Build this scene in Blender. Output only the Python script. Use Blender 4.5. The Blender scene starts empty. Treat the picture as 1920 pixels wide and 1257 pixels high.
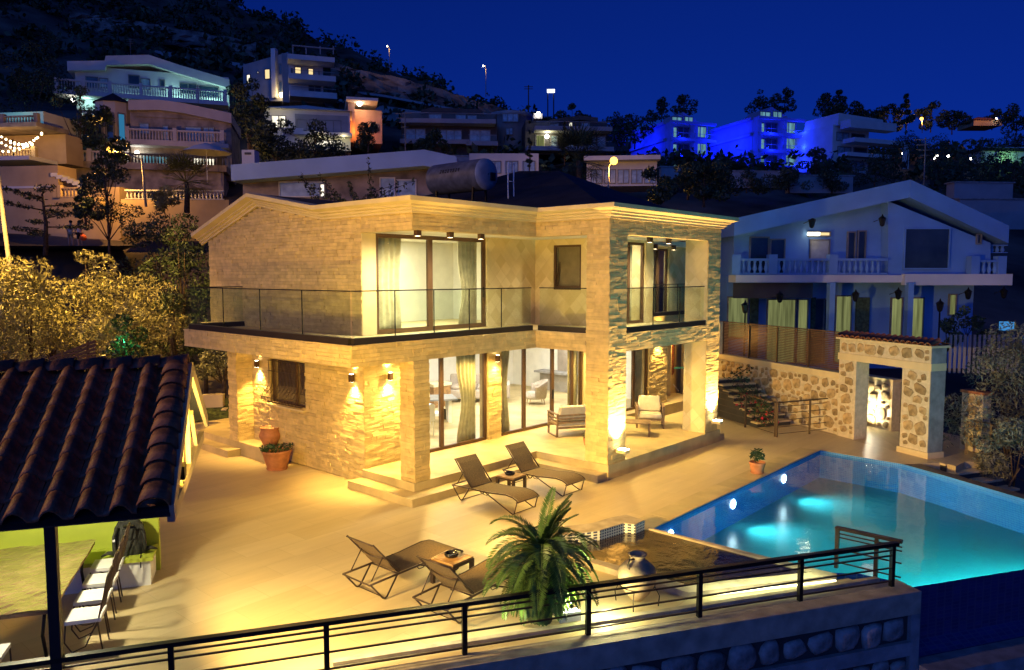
import bpy, math, random
import numpy as np
from mathutils import Vector, Matrix
R = random.Random(7); NR = np.random.default_rng(7)
sc = bpy.context.scene; COL = sc.collection
rad = math.radians
# ------------------------------------------------------------------ camera
CAM = Vector((-14.970, -10.280, 4.919)); YAW = 0.8421; PITCH = 0.0788; FPX = 1426.6
FW = Vector((math.sin(YAW) * math.cos(PITCH), math.cos(YAW) * math.cos(PITCH), -math.sin(PITCH)))
RT = Vector((math.cos(YAW), -math.sin(YAW), 0)); UP = RT.cross(FW)
cd = bpy.data.cameras.new('camera'); cam = bpy.data.objects.new('camera', cd); COL.objects.link(cam)
cd.sensor_width = 36; cd.lens = FPX / 1920 * 36; cd.clip_start = .1; cd.clip_end = 3000
cam.matrix_world = Matrix(((RT.x, UP.x, -FW.x, CAM.x), (RT.y, UP.y, -FW.y, CAM.y), (RT.z, UP.z, -FW.z, CAM.z), (0, 0, 0, 1)))
sc.camera = cam
# ------------------------------------------------------------------ world, dusk light, exposure
w = bpy.data.worlds.new('World'); sc.world = w; w.use_nodes = True
nt = w.node_tree; bg = nt.nodes['Background']
SUN_EL, SUN_ROT = rad(1.0), rad(252)
sky = nt.nodes.new('ShaderNodeTexSky'); sky.sky_type = 'NISHITA'; sky.sun_disc = False
sky.sun_elevation = SUN_EL; sky.sun_rotation = SUN_ROT; sky.altitude = 100
bw = nt.nodes.new('ShaderNodeRGBToBW'); tint = nt.nodes.new('ShaderNodeMix'); tint.data_type = 'RGBA'; tint.blend_type = 'MULTIPLY'; tint.inputs[0].default_value = 1
tint.inputs[7].default_value = (.012, .12, 1.45, 1)
nt.links.new(sky.outputs[0], bw.inputs[0]); nt.links.new(bw.outputs[0], tint.inputs[6]); nt.links.new(tint.outputs[2], bg.inputs[0])
bg.inputs[1].default_value = 0.1
sl = bpy.data.lights.new('dusk_glow', 'SUN'); so = bpy.data.objects.new('dusk_glow', sl); COL.objects.link(so)
sl.energy = 0.50; sl.angle = rad(70); sl.color = (.08, .25, 1)
so.rotation_euler = (Vector((.93, .30, -.34))).to_track_quat('-Z', 'Y').to_euler()
sc.view_settings.view_transform = 'Standard'; sc.view_settings.look = 'None'; sc.view_settings.exposure = 0.35; sc.view_settings.gamma = 1
sc.render.engine = 'CYCLES'; cy = sc.cycles
cy.use_denoising = True; cy.max_bounces = 7; cy.diffuse_bounces = 3; cy.glossy_bounces = 3; cy.transparent_max_bounces = 12; cy.transmission_bounces = 4
cy.sample_clamp_indirect = 4; cy.caustics_reflective = False; cy.caustics_refractive = False

def lamp(kind, loc, energy, col, to=None, size=.1, cone=60, blend=.6, sy=None):
    l = bpy.data.lights.new('lamp_light', kind); o = bpy.data.objects.new('lamp_light', l); COL.objects.link(o)
    l.energy = energy; l.color = col; o.location = loc
    if kind == 'AREA':
        l.size = size
        if sy: l.shape = 'RECTANGLE'; l.size_y = sy
    else: l.shadow_soft_size = size
    if kind == 'SPOT': l.spot_size = rad(cone); l.spot_blend = blend
    if to is not None: o.rotation_euler = (Vector(to) - Vector(loc)).to_track_quat('-Z', 'Y').to_euler()
    return o

# ------------------------------------------------------------------ materials
MATS = {}
def M(name, col, rough=.7, var=.12, scale=3., bump=0., bscale=25., metal=0., emis=None, es=0., rnd=0., col2=None, coat=0., spec=.4, isl=0.):
    if name in MATS: return MATS[name]
    m = bpy.data.materials.new(name); m.use_nodes = True; t = m.node_tree; b = t.nodes['Principled BSDF']
    b.inputs['Roughness'].default_value = rough; b.inputs['Metallic'].default_value = metal; b.inputs['Specular IOR Level'].default_value = spec
    if coat: b.inputs['Coat Weight'].default_value = coat
    tc = t.nodes.new('ShaderNodeTexCoord'); n = t.nodes.new('ShaderNodeTexNoise'); n.inputs['Scale'].default_value = scale; n.inputs['Detail'].default_value = 6
    t.links.new(tc.outputs['Object'], n.inputs['Vector'])
    mix = t.nodes.new('ShaderNodeMix'); mix.data_type = 'RGBA'
    c2 = col2 or tuple(max(0, c * (1 - 2.2 * var)) for c in col); c1 = col if col2 else tuple(min(1, c * (1 + var)) for c in col)
    mix.inputs[6].default_value = (*c1, 1); mix.inputs[7].default_value = (*c2, 1)
    rp = t.nodes.new('ShaderNodeMapRange'); rp.inputs[1].default_value = .3; rp.inputs[2].default_value = .7
    t.links.new(n.outputs[0], rp.inputs[0]); t.links.new(rp.outputs[0], mix.inputs[0]); out = mix.outputs[2]
    if rnd:
        oi = t.nodes.new('ShaderNodeObjectInfo'); mr = t.nodes.new('ShaderNodeMapRange'); mr.inputs[3].default_value = 1 - rnd; mr.inputs[4].default_value = 1 + rnd
        hs = t.nodes.new('ShaderNodeHueSaturation'); t.links.new(oi.outputs['Random'], mr.inputs[0]); t.links.new(mr.outputs[0], hs.inputs['Value']); t.links.new(out, hs.inputs['Color']); out = hs.outputs[0]
    if isl:
        oi = t.nodes.new('ShaderNodeNewGeometry'); mr = t.nodes.new('ShaderNodeMapRange'); mr.inputs[3].default_value = 1 - isl; mr.inputs[4].default_value = 1 + isl
        hs = t.nodes.new('ShaderNodeHueSaturation'); t.links.new(oi.outputs['Random Per Island'], mr.inputs[0]); t.links.new(mr.outputs[0], hs.inputs['Value']); t.links.new(out, hs.inputs['Color']); out = hs.outputs[0]
    t.links.new(out, b.inputs['Base Color'])
    if bump:
        n2 = t.nodes.new('ShaderNodeTexNoise'); n2.inputs['Scale'].default_value = bscale; n2.inputs['Detail'].default_value = 5
        bp = t.nodes.new('ShaderNodeBump'); bp.inputs['Strength'].default_value = bump; bp.inputs['Distance'].default_value = .03
        t.links.new(tc.outputs['Object'], n2.inputs['Vector']); t.links.new(n2.outputs[0], bp.inputs['Height']); t.links.new(bp.outputs[0], b.inputs['Normal'])
    if emis: b.inputs['Emission Color'].default_value = (*emis, 1); b.inputs['Emission Strength'].default_value = es
    MATS[name] = m; return m
def glass(name, col=(1, 1, 1), k=.12):
    m = bpy.data.materials.new(name); m.use_nodes = True; t = m.node_tree; t.nodes.remove(t.nodes['Principled BSDF'])
    tr = t.nodes.new('ShaderNodeBsdfTransparent'); tr.inputs[0].default_value = (*col, 1); gl = t.nodes.new('ShaderNodeBsdfGlossy'); gl.inputs['Roughness'].default_value = .03
    lw = t.nodes.new('ShaderNodeLayerWeight'); lw.inputs[0].default_value = .25; mp = t.nodes.new('ShaderNodeMapRange'); mp.inputs[3].default_value = k * .4; mp.inputs[4].default_value = min(1, k * 5)
    mx = t.nodes.new('ShaderNodeMixShader'); t.links.new(lw.outputs[0], mp.inputs[0]); t.links.new(mp.outputs[0], mx.inputs[0]); t.links.new(tr.outputs[0], mx.inputs[1]); t.links.new(gl.outputs[0], mx.inputs[2])
    t.links.new(mx.outputs[0], t.nodes['Material Output'].inputs[0]); return m
def emit(name, col, s):
    m = bpy.data.materials.new(name); m.use_nodes = True; t = m.node_tree; t.nodes.remove(t.nodes['Principled BSDF'])
    e = t.nodes.new('ShaderNodeEmission'); e.inputs[0].default_value = (*col, 1); e.inputs[1].default_value = s; t.links.new(e.outputs[0], t.nodes['Material Output'].inputs[0]); return m
def tiles(name, c1, c2, mortar, sx, sy, ms=.02, rough=.4, rot=0, off=.5, bump=.2, wall=None, cvar=0.5):
    """grid or bond of flush tiles; wall: world axis pair to map"""
    m = bpy.data.materials.new(name); m.use_nodes = True; t = m.node_tree; b = t.nodes['Principled BSDF']; b.inputs['Roughness'].default_value = rough
    tc = t.nodes.new('ShaderNodeTexCoord'); sep = t.nodes.new('ShaderNodeSeparateXYZ'); cmb = t.nodes.new('ShaderNodeCombineXYZ'); t.links.new(tc.outputs['Object'], sep.inputs[0])
    ax = wall or 'XY'
    if ax == 'HZ':
        ad = t.nodes.new('ShaderNodeMath'); ad.operation = 'ADD'; t.links.new(sep.outputs['X'], ad.inputs[0]); t.links.new(sep.outputs['Y'], ad.inputs[1]); t.links.new(ad.outputs[0], cmb.inputs[0]); t.links.new(sep.outputs['Z'], cmb.inputs[1])
    else:
        t.links.new(sep.outputs[ax[0]], cmb.inputs[0]); t.links.new(sep.outputs[ax[1]], cmb.inputs[1])
    mpn = t.nodes.new('ShaderNodeMapping'); mpn.inputs['Rotation'].default_value = (0, 0, rot); t.links.new(cmb.outputs[0], mpn.inputs[0])
    br = t.nodes.new('ShaderNodeTexBrick'); br.offset = off; br.inputs['Color1'].default_value = (*c1, 1); br.inputs['Color2'].default_value = (*c2, 1); br.inputs['Mortar'].default_value = (*mortar, 1)
    br.inputs['Scale'].default_value = 1; br.inputs['Brick Width'].default_value = sx; br.inputs['Row Height'].default_value = sy; br.inputs['Mortar Size'].default_value = ms; br.inputs['Bias'].default_value = 0
    t.links.new(mpn.outputs[0], br.inputs[0])
    n = t.nodes.new('ShaderNodeTexNoise'); n.inputs['Scale'].default_value = 1.0; n.inputs['Detail'].default_value = 8; n.inputs['Roughness'].default_value = .62; mpq = t.nodes.new('ShaderNodeMapping'); mpq.inputs['Scale'].default_value = (.7, 4.5, 1); t.links.new(mpn.outputs[0], mpq.inputs[0]); t.links.new(mpq.outputs[0], n.inputs['Vector'])
    mr = t.nodes.new('ShaderNodeMapRange'); mr.inputs[3].default_value = 1 - cvar * .45; mr.inputs[4].default_value = 1 + cvar * .45; t.links.new(n.outputs[0], mr.inputs[0])
    hs = t.nodes.new('ShaderNodeHueSaturation'); t.links.new(mr.outputs[0], hs.inputs['Value']); t.links.new(br.outputs[0], hs.inputs['Color']); t.links.new(hs.outputs[0], b.inputs['Base Color'])
    if bump:
        bp = t.nodes.new('ShaderNodeBump'); bp.inputs['Strength'].default_value = bump; bp.inputs['Distance'].default_value = .01; bp.invert = True; t.links.new(br.outputs['Fac'], bp.inputs['Height']); t.links.new(bp.outputs[0], b.inputs['Normal'])
    return m

m_stone = M('split_face_travertine', (.62, .46, .20), .85, .08, 6, .5, 60, rnd=.13)
m_stone2 = M('split_face_travertine_joined', (.62, .46, .20), .85, .08, 6, .5, 60, isl=.13)
m_render = M('cream_render', (.64, .51, .28), .8, .06, 2, .1)
m_mold = M('cornice_moulding', (.66, .53, .29), .7, .06, 2, .05)
m_backing = M('wall_backing', (.36, .26, .11), .9)
m_diamond = tiles('diamond_stone_tiles', (.68, .57, .33), (.52, .41, .20), (.58, .47, .26), .3, .3, .008, .7, rad(45), 0, .08, 'HZ', .35)
m_white = M('white_plaster', (.80, .78, .70), .8, .04)
m_patio = tiles('travertine_patio', (.58, .47, .26), (.52, .41, .21), (.44, .35, .18), 1.2, .6, .004, .42, 0, .5, .02, None, .42)
m_patio_r = tiles('travertine_patio_laid_askew', (.54, .43, .22), (.46, .35, .17), (.40, .31, .155), 1.2, .6, .005, .42, rad(-30), .5, .02, None, .7)
m_step = M('travertine_step', (.52, .41, .21), .5, .14, 1.6, .05)
m_brown = M('brown_aluminium', (.10, .055, .03), .4, .05, metal=.3)
m_dark = M('black_metal', (.012, .011, .011), .45, .1, metal=.4)
m_bronze = M('bronze_metal', (.075, .048, .032), .42, .1, metal=.4)
m_gutter = M('dark_rail_base', (.025, .018, .016), .4, .1)
m_glass = glass('clear_glass', (.97, 1, .98), .12)
m_rail = glass('rail_glass', (.93, .98, .95), .05)
m_curt = M('curtain_cloth', (.58, .52, .34), .9, .1, 6, .1, 60)
m_green = M('lime_paint', (.42, .50, .05), .7, .06)
m_wood = M('teak', (.30, .17, .07), .5, .2, 9, .1, 50)
m_woodd = M('grey_teak', (.24, .16, .095), .55, .2, 9)
m_cush = M('beige_cushion', (.58, .51, .42), .9, .06, 8, .08, 90)
m_sling = M('brown_sling_mesh', (.17, .115, .055), .85, .12, 40, .15, 200)
m_terra = M('terracotta', (.46, .19, .085), .75, .15, 6, .15, 30)
m_amph = M('amphora_clay', (.55, .37, .19), .8, .15, 5, .2, 25)
m_leaf = M('palm_leaf', (.10, .19, .03), .45, .25, 4, spec=.5)
m_leafy = M('palm_leaf_dry', (.16, .16, .03), .5, .3, 4)
m_olive = M('olive_leaf', (.30, .28, .12), .55, .35, 1.2, rnd=.1)
m_olive2 = M('dusty_olive_leaf', (.19, .19, .13), .55, .35, 1.5)
m_dkleaf = M('dark_leaf', (.05, .075, .03), .55, .4, 1.2)
m_dkleaf2 = M('deep_green_leaf', (.03, .07, .025), .45, .4, 2)
m_bark = M('bark', (.10, .065, .04), .9, .3, 8, .4, 20)
m_conc = M('concrete', (.28, .27, .26), .9, .15, 4, .25, 40)
m_coping = M('coping_render', (.42, .35, .25), .85, .15, 4, .2, 60)
m_rubble = M('rubble_stone', (.46, .32, .15), .85, .3, 5, .5, 18, rnd=.3)
m_rubbleg = M('grey_rubble', (.30, .27, .24), .9, .3, 5, .6, 14, rnd=.3)
m_mortar = M('pale_mortar', (.62, .52, .34), .9, .1, 8, .3, 40)
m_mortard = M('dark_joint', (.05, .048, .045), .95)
m_tile = M('dark_roof_tile', (.26, .11, .05), .55, .3, 6, .3, 30, rnd=.25)
m_tiler = M('red_clay_tile', (.36, .12, .05), .7, .2, 6, .2, 30, rnd=.2)
m_roofd = M('dark_shingle', (.018, .018, .022), .85, .3, 2, .4, 30)
m_earth = M('hill_scrub', (.12, .095, .07), 1, .5, .12, .8, 1.2)
m_rock = M('cut_rock', (.26, .20, .16), 1, .4, .25, .9, .8)
m_road = M('asphalt', (.05, .05, .05), .9)
m_black = M('dark_glossy', (.01, .01, .012), .15)
m_plast = M('clear_plastic_cover', (.20, .14, .07), .10, .25, 3, 1.0, 4, coat=.8, spec=.8)
m_pack = M('black_nylon', (.035, .036, .028), .75, .3, 12, .5, 60)
m_red = M('red_flower', (.55, .03, .06), .6)
m_orange = M('orange_cloth', (.7, .12, .03), .8)
m_whitep = M('white_paint', (.75, .75, .74), .6, .04)
def emit_cloth(name, col, s_, k=14):
    m = emit(name, col, s_); t = m.node_tree; e = [n for n in t.nodes if n.type == 'EMISSION'][0]; tc = t.nodes.new('ShaderNodeTexCoord'); mp = t.nodes.new('ShaderNodeMapping'); mp.inputs['Scale'].default_value = (k, k, .4); n = t.nodes.new('ShaderNodeTexNoise'); n.inputs['Scale'].default_value = 1; n.inputs['Detail'].default_value = 4
    mr = t.nodes.new('ShaderNodeMapRange'); mr.inputs[1].default_value = .3; mr.inputs[2].default_value = .7; mr.inputs[3].default_value = s_ * .3; mr.inputs[4].default_value = s_ * 1.25
    t.links.new(tc.outputs['Object'], mp.inputs[0]); t.links.new(mp.outputs[0], n.inputs['Vector']); t.links.new(n.outputs[0], mr.inputs[0]); t.links.new(mr.outputs[0], e.inputs[1]); return m
m_lampglow = emit('warm_lamp_glow', (1, .75, .38), 14)
m_lampwhite = emit('white_lamp_glow', (1, .93, .8), 12)
m_hot = emit('hot_lamp_glow', (1, .85, .55), 30)
m_led = emit('strip_led_glow', (1, .95, .55), 5)

# ------------------------------------------------------------------ geometry helpers
class G:
    def __init__(s): s.v = []; s.f = []; s.sm = False
    def add(s, vs, fs):
        b = len(s.v); s.v += [tuple(v) for v in vs]; s.f += [tuple(i + b for i in f) for f in fs]; return s
    def hexa(s, p): return s.add(p, [(0, 3, 2, 1), (4, 5, 6, 7), (0, 1, 5, 4), (1, 2, 6, 5), (2, 3, 7, 6), (3, 0, 4, 7)])
    def box(s, x0, y0, z0, x1, y1, z1): return s.hexa([(x0, y0, z0), (x1, y0, z0), (x1, y1, z0), (x0, y1, z0), (x0, y0, z1), (x1, y0, z1), (x1, y1, z1), (x0, y1, z1)])
    def bar(s, p, q, a, b=None, up=(0, 0, 1)):
        p = Vector(p); q = Vector(q); b = b or a; d = (q - p).normalized(); u = Vector(up)
        if abs(d.dot(u)) > .98: u = Vector((1, 0, 0))
        r = d.cross(u).normalized() * a / 2; u = r.cross(d).normalized() * b / 2
        return s.hexa([p - r - u, p + r - u, q + r - u, q - r - u, p - r + u, p + r + u, q + r + u, q - r + u])
    def tube(s, pts, r, n=6, r1=None, cap=True):
        pts = [Vector(p) for p in pts]; m = len(pts); vs = []; fs = []
        for i, p in enumerate(pts):
            d = (pts[min(i + 1, m - 1)] - pts[max(i - 1, 0)]).normalized(); u = Vector((0, 0, 1)) if abs(d.z) < .95 else Vector((1, 0, 0))
            a = d.cross(u).normalized(); b = a.cross(d); rr = r if r1 is None else r + (r1 - r) * i / max(1, m - 1)
            vs += [p + (a * math.cos(2 * math.pi * k / n) + b * math.sin(2 * math.pi * k / n)) * rr for k in range(n)]
        for i in range(m - 1):
            for k in range(n): fs.append((i * n + k, i * n + (k + 1) % n, (i + 1) * n + (k + 1) % n, (i + 1) * n + k))
        if cap: fs += [tuple(range(n))[::-1], tuple(range((m - 1) * n, m * n))]
        s.sm = True; return s.add(vs, fs)
    def lathe(s, prof, c=(0, 0, 0), n=18):
        vs = []; fs = []; m = len(prof)
        for r, z in prof: vs += [(c[0] + r * math.cos(2 * math.pi * k / n), c[1] + r * math.sin(2 * math.pi * k / n), c[2] + z) for k in range(n)]
        for i in range(m - 1):
            for k in range(n): fs.append((i * n + k, i * n + (k + 1) % n, (i + 1) * n + (k + 1) % n, (i + 1) * n + k))
        s.sm = True; return s.add(vs, fs)
    def prism(s, poly, z0, z1):
        n = len(poly); return s.add([(x, y, z0) for x, y in poly] + [(x, y, z1) for x, y in poly], [tuple(range(n))[::-1], tuple(range(n, 2 * n))] + [(i, (i + 1) % n, n + (i + 1) % n, n + i) for i in range(n)])
    def vprism(s, poly, y0, y1):
        """polygon in XZ extruded along Y"""
        n = len(poly); return s.add([(x, y0, z) for x, z in poly] + [(x, y1, z) for x, z in poly], [tuple(range(n)), tuple(range(n, 2 * n))[::-1]] + [((i + 1) % n, i, n + i, n + (i + 1) % n) for i in range(n)])
    def quad(s, *p): return s.add(p, [tuple(range(len(p)))])
    def sphere(s, c, r, n=8, sz=1.): return s.lathe([(max(.001, r * math.sin(math.pi * i / n)), -r * sz * math.cos(math.pi * i / n)) for i in range(n + 1)], c, n + 2)
    def xf(s, mat): s.v = [tuple(mat @ Vector(v)) for v in s.v]; return s
def link(name, me, parent=None, loc=None):
    o = bpy.data.objects.new(name, me); COL.objects.link(o)
    if parent: o.parent = parent
    if loc is not None: o.location = loc
    return o
def mesh(name, g, mat):
    me = bpy.data.meshes.new(name); me.from_pydata(g.v, [], g.f); me.materials.append(mat)
    if g.sm: me.polygons.foreach_set('use_smooth', [True] * len(me.polygons))
    me.update(); return me
def part(name, g, mat, parent=None, loc=None, label=None, kind=None):
    o = link(name, mesh(name, g, mat), parent, loc)
    if label: o['label'] = label
    if kind: o['kind'] = kind
    return o
def T(name, label, cat, loc=(0, 0, 0), rz=0., group=None):
    o = bpy.data.objects.new(name, None); COL.objects.link(o); o.empty_display_size = .2; o.location = loc; o.rotation_euler = (0, 0, rz); tag(o, label, cat, group); return o
def tag(o, label, cat, group=None):
    o['label'] = label; o['category'] = cat
    if group: o['group'] = group
    return o
def S(name, g, mat): o = part(name, g, mat); o['kind'] = 'structure'; return o
def dup(root, loc, rz, label):
    r = root.copy(); COL.objects.link(r); r.location = loc; r.rotation_euler = (0, 0, rz); r['label'] = label
    for ch in list(root.children):
        c = ch.copy(); COL.objects.link(c); c.parent = r
        for gch in ch.children: d = gch.copy(); COL.objects.link(d); d.parent = c
    return r
def at(px, py, d): return CAM + (FW + RT * ((px - 960) / FPX) + UP * ((628.5 - py) / FPX)) * d
def fastmesh(name, vs, fs, mat):
    me = bpy.data.meshes.new(name); n = len(vs); k = len(fs); q = fs.shape[1]
    me.vertices.add(n); me.vertices.foreach_set('co', vs.astype(np.float32).ravel()); me.loops.add(k * q); me.loops.foreach_set('vertex_index', fs.astype(np.int32).ravel())
    me.polygons.add(k); me.polygons.foreach_set('loop_start', np.arange(0, k * q, q, dtype=np.int32)); me.materials.append(mat); me.update(calc_edges=True); return me
def leaves(cs, L, W, droop=.2, seed=0):
    """one leaf blade (a folded pair of quads reduced to one rhombus) per centre"""
    rg = np.random.default_rng(seed); n = len(cs); d = rg.normal(size=(n, 3)); d[:, 2] -= droop; d /= np.linalg.norm(d, axis=1)[:, None]
    s = np.cross(d, rg.normal(size=(n, 3))); s /= np.linalg.norm(s, axis=1)[:, None]; k = rg.uniform(.6, 1.3, (n, 1)); a = d * L / 2 * k; b = s * W / 2 * k
    vs = np.stack([cs - a, cs + b - a * .1, cs + a, cs - b - a * .1], 1).reshape(-1, 3); return vs, np.arange(4 * n).reshape(n, 4)
def crown_pts(n, blobs, seed):
    rg = np.random.default_rng(seed); vol = np.array([b[3] * b[4] for b in blobs]); vol = vol / vol.sum(); k = rg.choice(len(blobs), n, p=vol); B = np.array(blobs)[k]
    d = rg.normal(size=(n, 3)); d /= np.linalg.norm(d, axis=1)[:, None]; r = rg.uniform(.35, 1., (n, 1)) ** .45
    return B[:, :3] + d * r * np.stack([B[:, 3], B[:, 3], B[:, 4]], 1)
def tree(name, label, cat, base, h, rx, n, L, W, mat, group=None, seed=1, nb=14, trunk=.3, low=.3, spread=1., bark=None, upright=0.):
    """trunk with limbs, and a crown of leaf blades gathered in many uneven clumps"""
    rg = random.Random(seed); t = T(name, label, cat, base, 0, group); g = G(); blobs = []
    top = h * (low + .25); g.tube([(0, 0, -.6), (rg.uniform(-.1, .1), rg.uniform(-.1, .1), h * low), (rg.uniform(-.2, .2), rg.uniform(-.2, .2), top)], trunk * .5, 7, trunk * .3)
    for i in range(nb):
        a = rg.uniform(0, 6.283); u = rg.random() ** .6; z = h * (low + (1 - low) * rg.uniform(.12, .95)); prof = math.sin(math.pi * min(.98, max(.12, (z / h - low) / (1 - low) * .8 + .18))) if not upright else (1 - (z / h - low) / (1 - low)) * .9 + .08
        x = math.cos(a) * rx * u * prof * spread; y = math.sin(a) * rx * u * prof * spread; b = rx * rg.uniform(.26, .46) * (.55 + .45 * prof); blobs.append((x, y, z - b * .4, b, b * rg.uniform(.6, .95)))
        if i < 7: g.tube([(0, 0, h * low * .8), (x * .5, y * .5, (z + h * low) * .5), (x, y, z - b * .4)], trunk * .2, 5, trunk * .05)
    part('trunk', g, bark or m_bark, t); vs, fs = leaves(crown_pts(n, blobs, seed), L, W, .2, seed)
    link('crown', fastmesh('crown', vs, fs, mat), t); return t
def foliage(name, n, blobs, L, W, mat, parent, seed=3, droop=.2):
    vs, fs = leaves(crown_pts(n, blobs, seed), L, W, droop, seed); return link(name, fastmesh(name, vs, fs, mat), parent)
def holes_rects(u0, u1, z0, z1, holes):
    us = sorted({u0, u1, *[min(max(h[0], u0), u1) for h in holes], *[min(max(h[1], u0), u1) for h in holes]}); zs = sorted({z0, z1, *[min(max(h[2], z0), z1) for h in holes], *[min(max(h[3], z0), z1) for h in holes]}); o = []
    for a, b in zip(us, us[1:]):
        for c, d in zip(zs, zs[1:]):
            if not any(h[0] - 1e-6 <= a and b <= h[1] + 1e-6 and h[2] - 1e-6 <= c and d <= h[3] + 1e-6 for h in holes): o.append((a, b, c, d))
    return o
# ================================================================== GROUND AND TERRAIN
PXC = [-500, 0, 400, 700, 950, 1200, 1500, 1920, 2400]; DC = [0, 20, 30, 42, 60, 80, 100, 130, 180, 260, 420, 900]
TZ = [[-4.5] * 9, [-.5, -.5, -.5, -.8, -3, -3, -3, -3.4, -3.5], [-.2, 0, -.3, -.3, -.3, -1, -2.2, -2.4, -2.6],
      [1, 1.6, 1.8, 1.2, 1, .5, .3, -.5, -1], [8, 8.5, 8, 6.5, 5.5, 4, 2.5, 1, 1], [17.5, 17.5, 15.5, 13, 11, 9, 8, 6, 5], [27, 27, 25, 19, 18, 16, 14, 12, 11],
      [42, 42, 37, 30, 26, 23, 22, 20, 20], [72, 71, 59, 48, 39, 33, 32, 31, 31], [113, 108, 97, 76, 57, 46, 44, 44, 44], [60, 60, 60, 50, 40, 30, 30, 30, 30], [-4] * 9]
TZ = np.array(TZ, float)
FH = Vector((math.sin(YAW), math.cos(YAW)))
def terr(x, y):
    dx = x - CAM.x; dy = y - CAM.y; d = dx * FH.x + dy * FH.y; s = dx * RT.x + dy * RT.y
    px = 960 + FPX * s / max(d, 12.); px = min(max(px, PXC[0]), PXC[-1] - 1e-3); d = min(max(d, 0), 899.)
    i = int(np.searchsorted(PXC, px, 'right') - 1); j = int(np.searchsorted(DC, d, 'right') - 1); i = min(i, 7); j = min(j, 10)
    a = (px - PXC[i]) / (PXC[i + 1] - PXC[i]); b = (d - DC[j]) / (DC[j + 1] - DC[j]); b = b * b * (3 - 2 * b) * .5 + b * .5
    z = (TZ[j, i] * (1 - a) + TZ[j, i + 1] * a) * (1 - b) + (TZ[j + 1, i] * (1 - a) + TZ[j + 1, i + 1] * a) * b
    if d > 95: z += (math.sin(x * .11 + y * .07) + math.sin(x * .23 - y * .19)) * min(1, (d - 95) / 60) * 1.1
    return z
g = G(); ds = list(np.concatenate([np.linspace(-60, 20, 5), np.linspace(24, 100, 39), np.linspace(104, 270, 50), np.linspace(290, 900, 14)])); ss = np.linspace(-1.35, 1.35, 90)
grid = []
for d in ds:
    for s in ss:
        l = s * max(d, 60) * 1.05 if d > 0 else s * 60
        x = CAM.x + FH.x * d + RT.x * l; y = CAM.y + FH.y * d + RT.y * l; grid.append((x, y, terr(x, y)))
ns = len(ss); g.v = grid; g.f = [(j * ns + i, j * ns + i + 1, (j + 1) * ns + i + 1, (j + 1) * ns + i) for j in range(len(ds) - 1) for i in range(ns - 1)]; g.sm = True
S('hillside', g, m_earth)
# flat far ground reaching the horizon
g = G(); g.quad((-2500, -2500, -6), (2500, -2500, -6), (2500, 2500, -6), (-2500, 2500, -6)); S('far_ground', g, m_earth)
e1 = Vector((.865, -.502)); e2 = Vector((.502, .865)); RL = Vector((-6.75, -4.34))            # line of the front railing
def rl(s, n=0.): return tuple(RL + e1 * s - e2 * n)                                           # s along it, n outwards
patio = [(-2.65, -2.70), (6.55, -2.70), (6.40, -4.86), (8.05, -6.35), (11, -5.8), (13.5, -1), (13.5, 5), (9.2, 13), (-8, 15), (-15, 11), rl(-13), rl(4.95), (-2.35, -6.35), (-2.6, -6.20), (-4.75, -4.75), (-4.80, -1.1), (-4.1, -1.75), (-3.4, -2.3), (-2.65, -2.3)]
g = G(); g.prism(patio, -.35, 0); S('patio', g, m_patio)

# ================================================================== VILLA
V = T('villa', 'two storey stone clad villa with lit loggias and moulded cream cornice', 'house', (0, 0, 0))
E_, D_, LX, ZS, ZB, ZBB, ZT, ZP, YB = 4.12, 2.27, 5.65, 3.5, 3.05, 5.89, 6.26, .36, 4.05
STN = []
def clad(O, U, N, u0, u1, z0, z1, holes=(), topf=None, h=.085, amp=1.):
    O = Vector(O); U = Vector(U); N = Vector(N); z = z0
    while z < z1 - .02:
        zz = min(z + h * R.uniform(.85, 1.12), z1); zm = (z + zz) / 2; iv = [(u0, u1)]
        for hu0, hu1, hz0, hz1 in holes:
            if hz0 < zm < hz1: iv = [p for a, b in iv for p in ((a, min(b, hu0)), (max(a, hu1), b)) if p[1] - p[0] > .02]
        if topf:
            iv2 = []
            for a, b in iv:
                us = [a + (b - a) * i / 80 for i in range(81)]; ok = [q for q in us if topf(q) > zz]
                if ok:
                    run = [ok[0]]
                    for q in ok[1:]:
                        if q - run[-1] > (b - a) / 79: iv2.append((run[0], run[-1])); run = [q]
                        else: run.append(q)
                    iv2.append((run[0], run[-1]))
            iv = [p for p in iv2 if p[1] - p[0] > .05]
        for a, b in iv:
            u = a
            while u < b - 1e-4:
                q = u + R.choice((.16, .24, .32, .42, .52)) * R.uniform(.8, 1.15)
                if b - q < .14: q = b
                n0 = R.uniform(.0, .020); ps = []
                for nn in (-.04, None):
                    for uu, hh in ((u + .0012, z + .002), (q - .0012, z + .002), (q - .0012, zz - .002), (u + .0012, zz - .002)):
                        d = nn if nn is not None else n0 + R.uniform(-.010, .010); ps.append(O + U * uu + N * (d * amp) + Vector((0, 0, hh)))
                STN.append(ps); u = q
        z = zz
X_, Y_ = (1, 0, 0), (0, 1, 0); NX, NY = (-1, 0, 0), (0, -1, 0)
gt = lambda y: 6.30 if y < 5.5 else (6.30 + (y - 5.5) * .167 if y < 8.49 else 6.80 - (y - 8.49) * .30)
clad((-E_, 0, 0), Y_, NX, YB + .02, 11.34, ZS, 6.85, (), gt)                                 # upper left wall with its gable
clad((-E_, 0, 0), Y_, NX, D_, YB + .02, ZBB, 6.3)
clad((0, D_, 0), X_, NY, -E_, 0, ZBB, 6.3)
clad((0, 0, 0), Y_, NX, 0, D_, ZBB, 6.3); clad((0, 0, 0), Y_, NX, 0, .66, ZP, ZBB)
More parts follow.
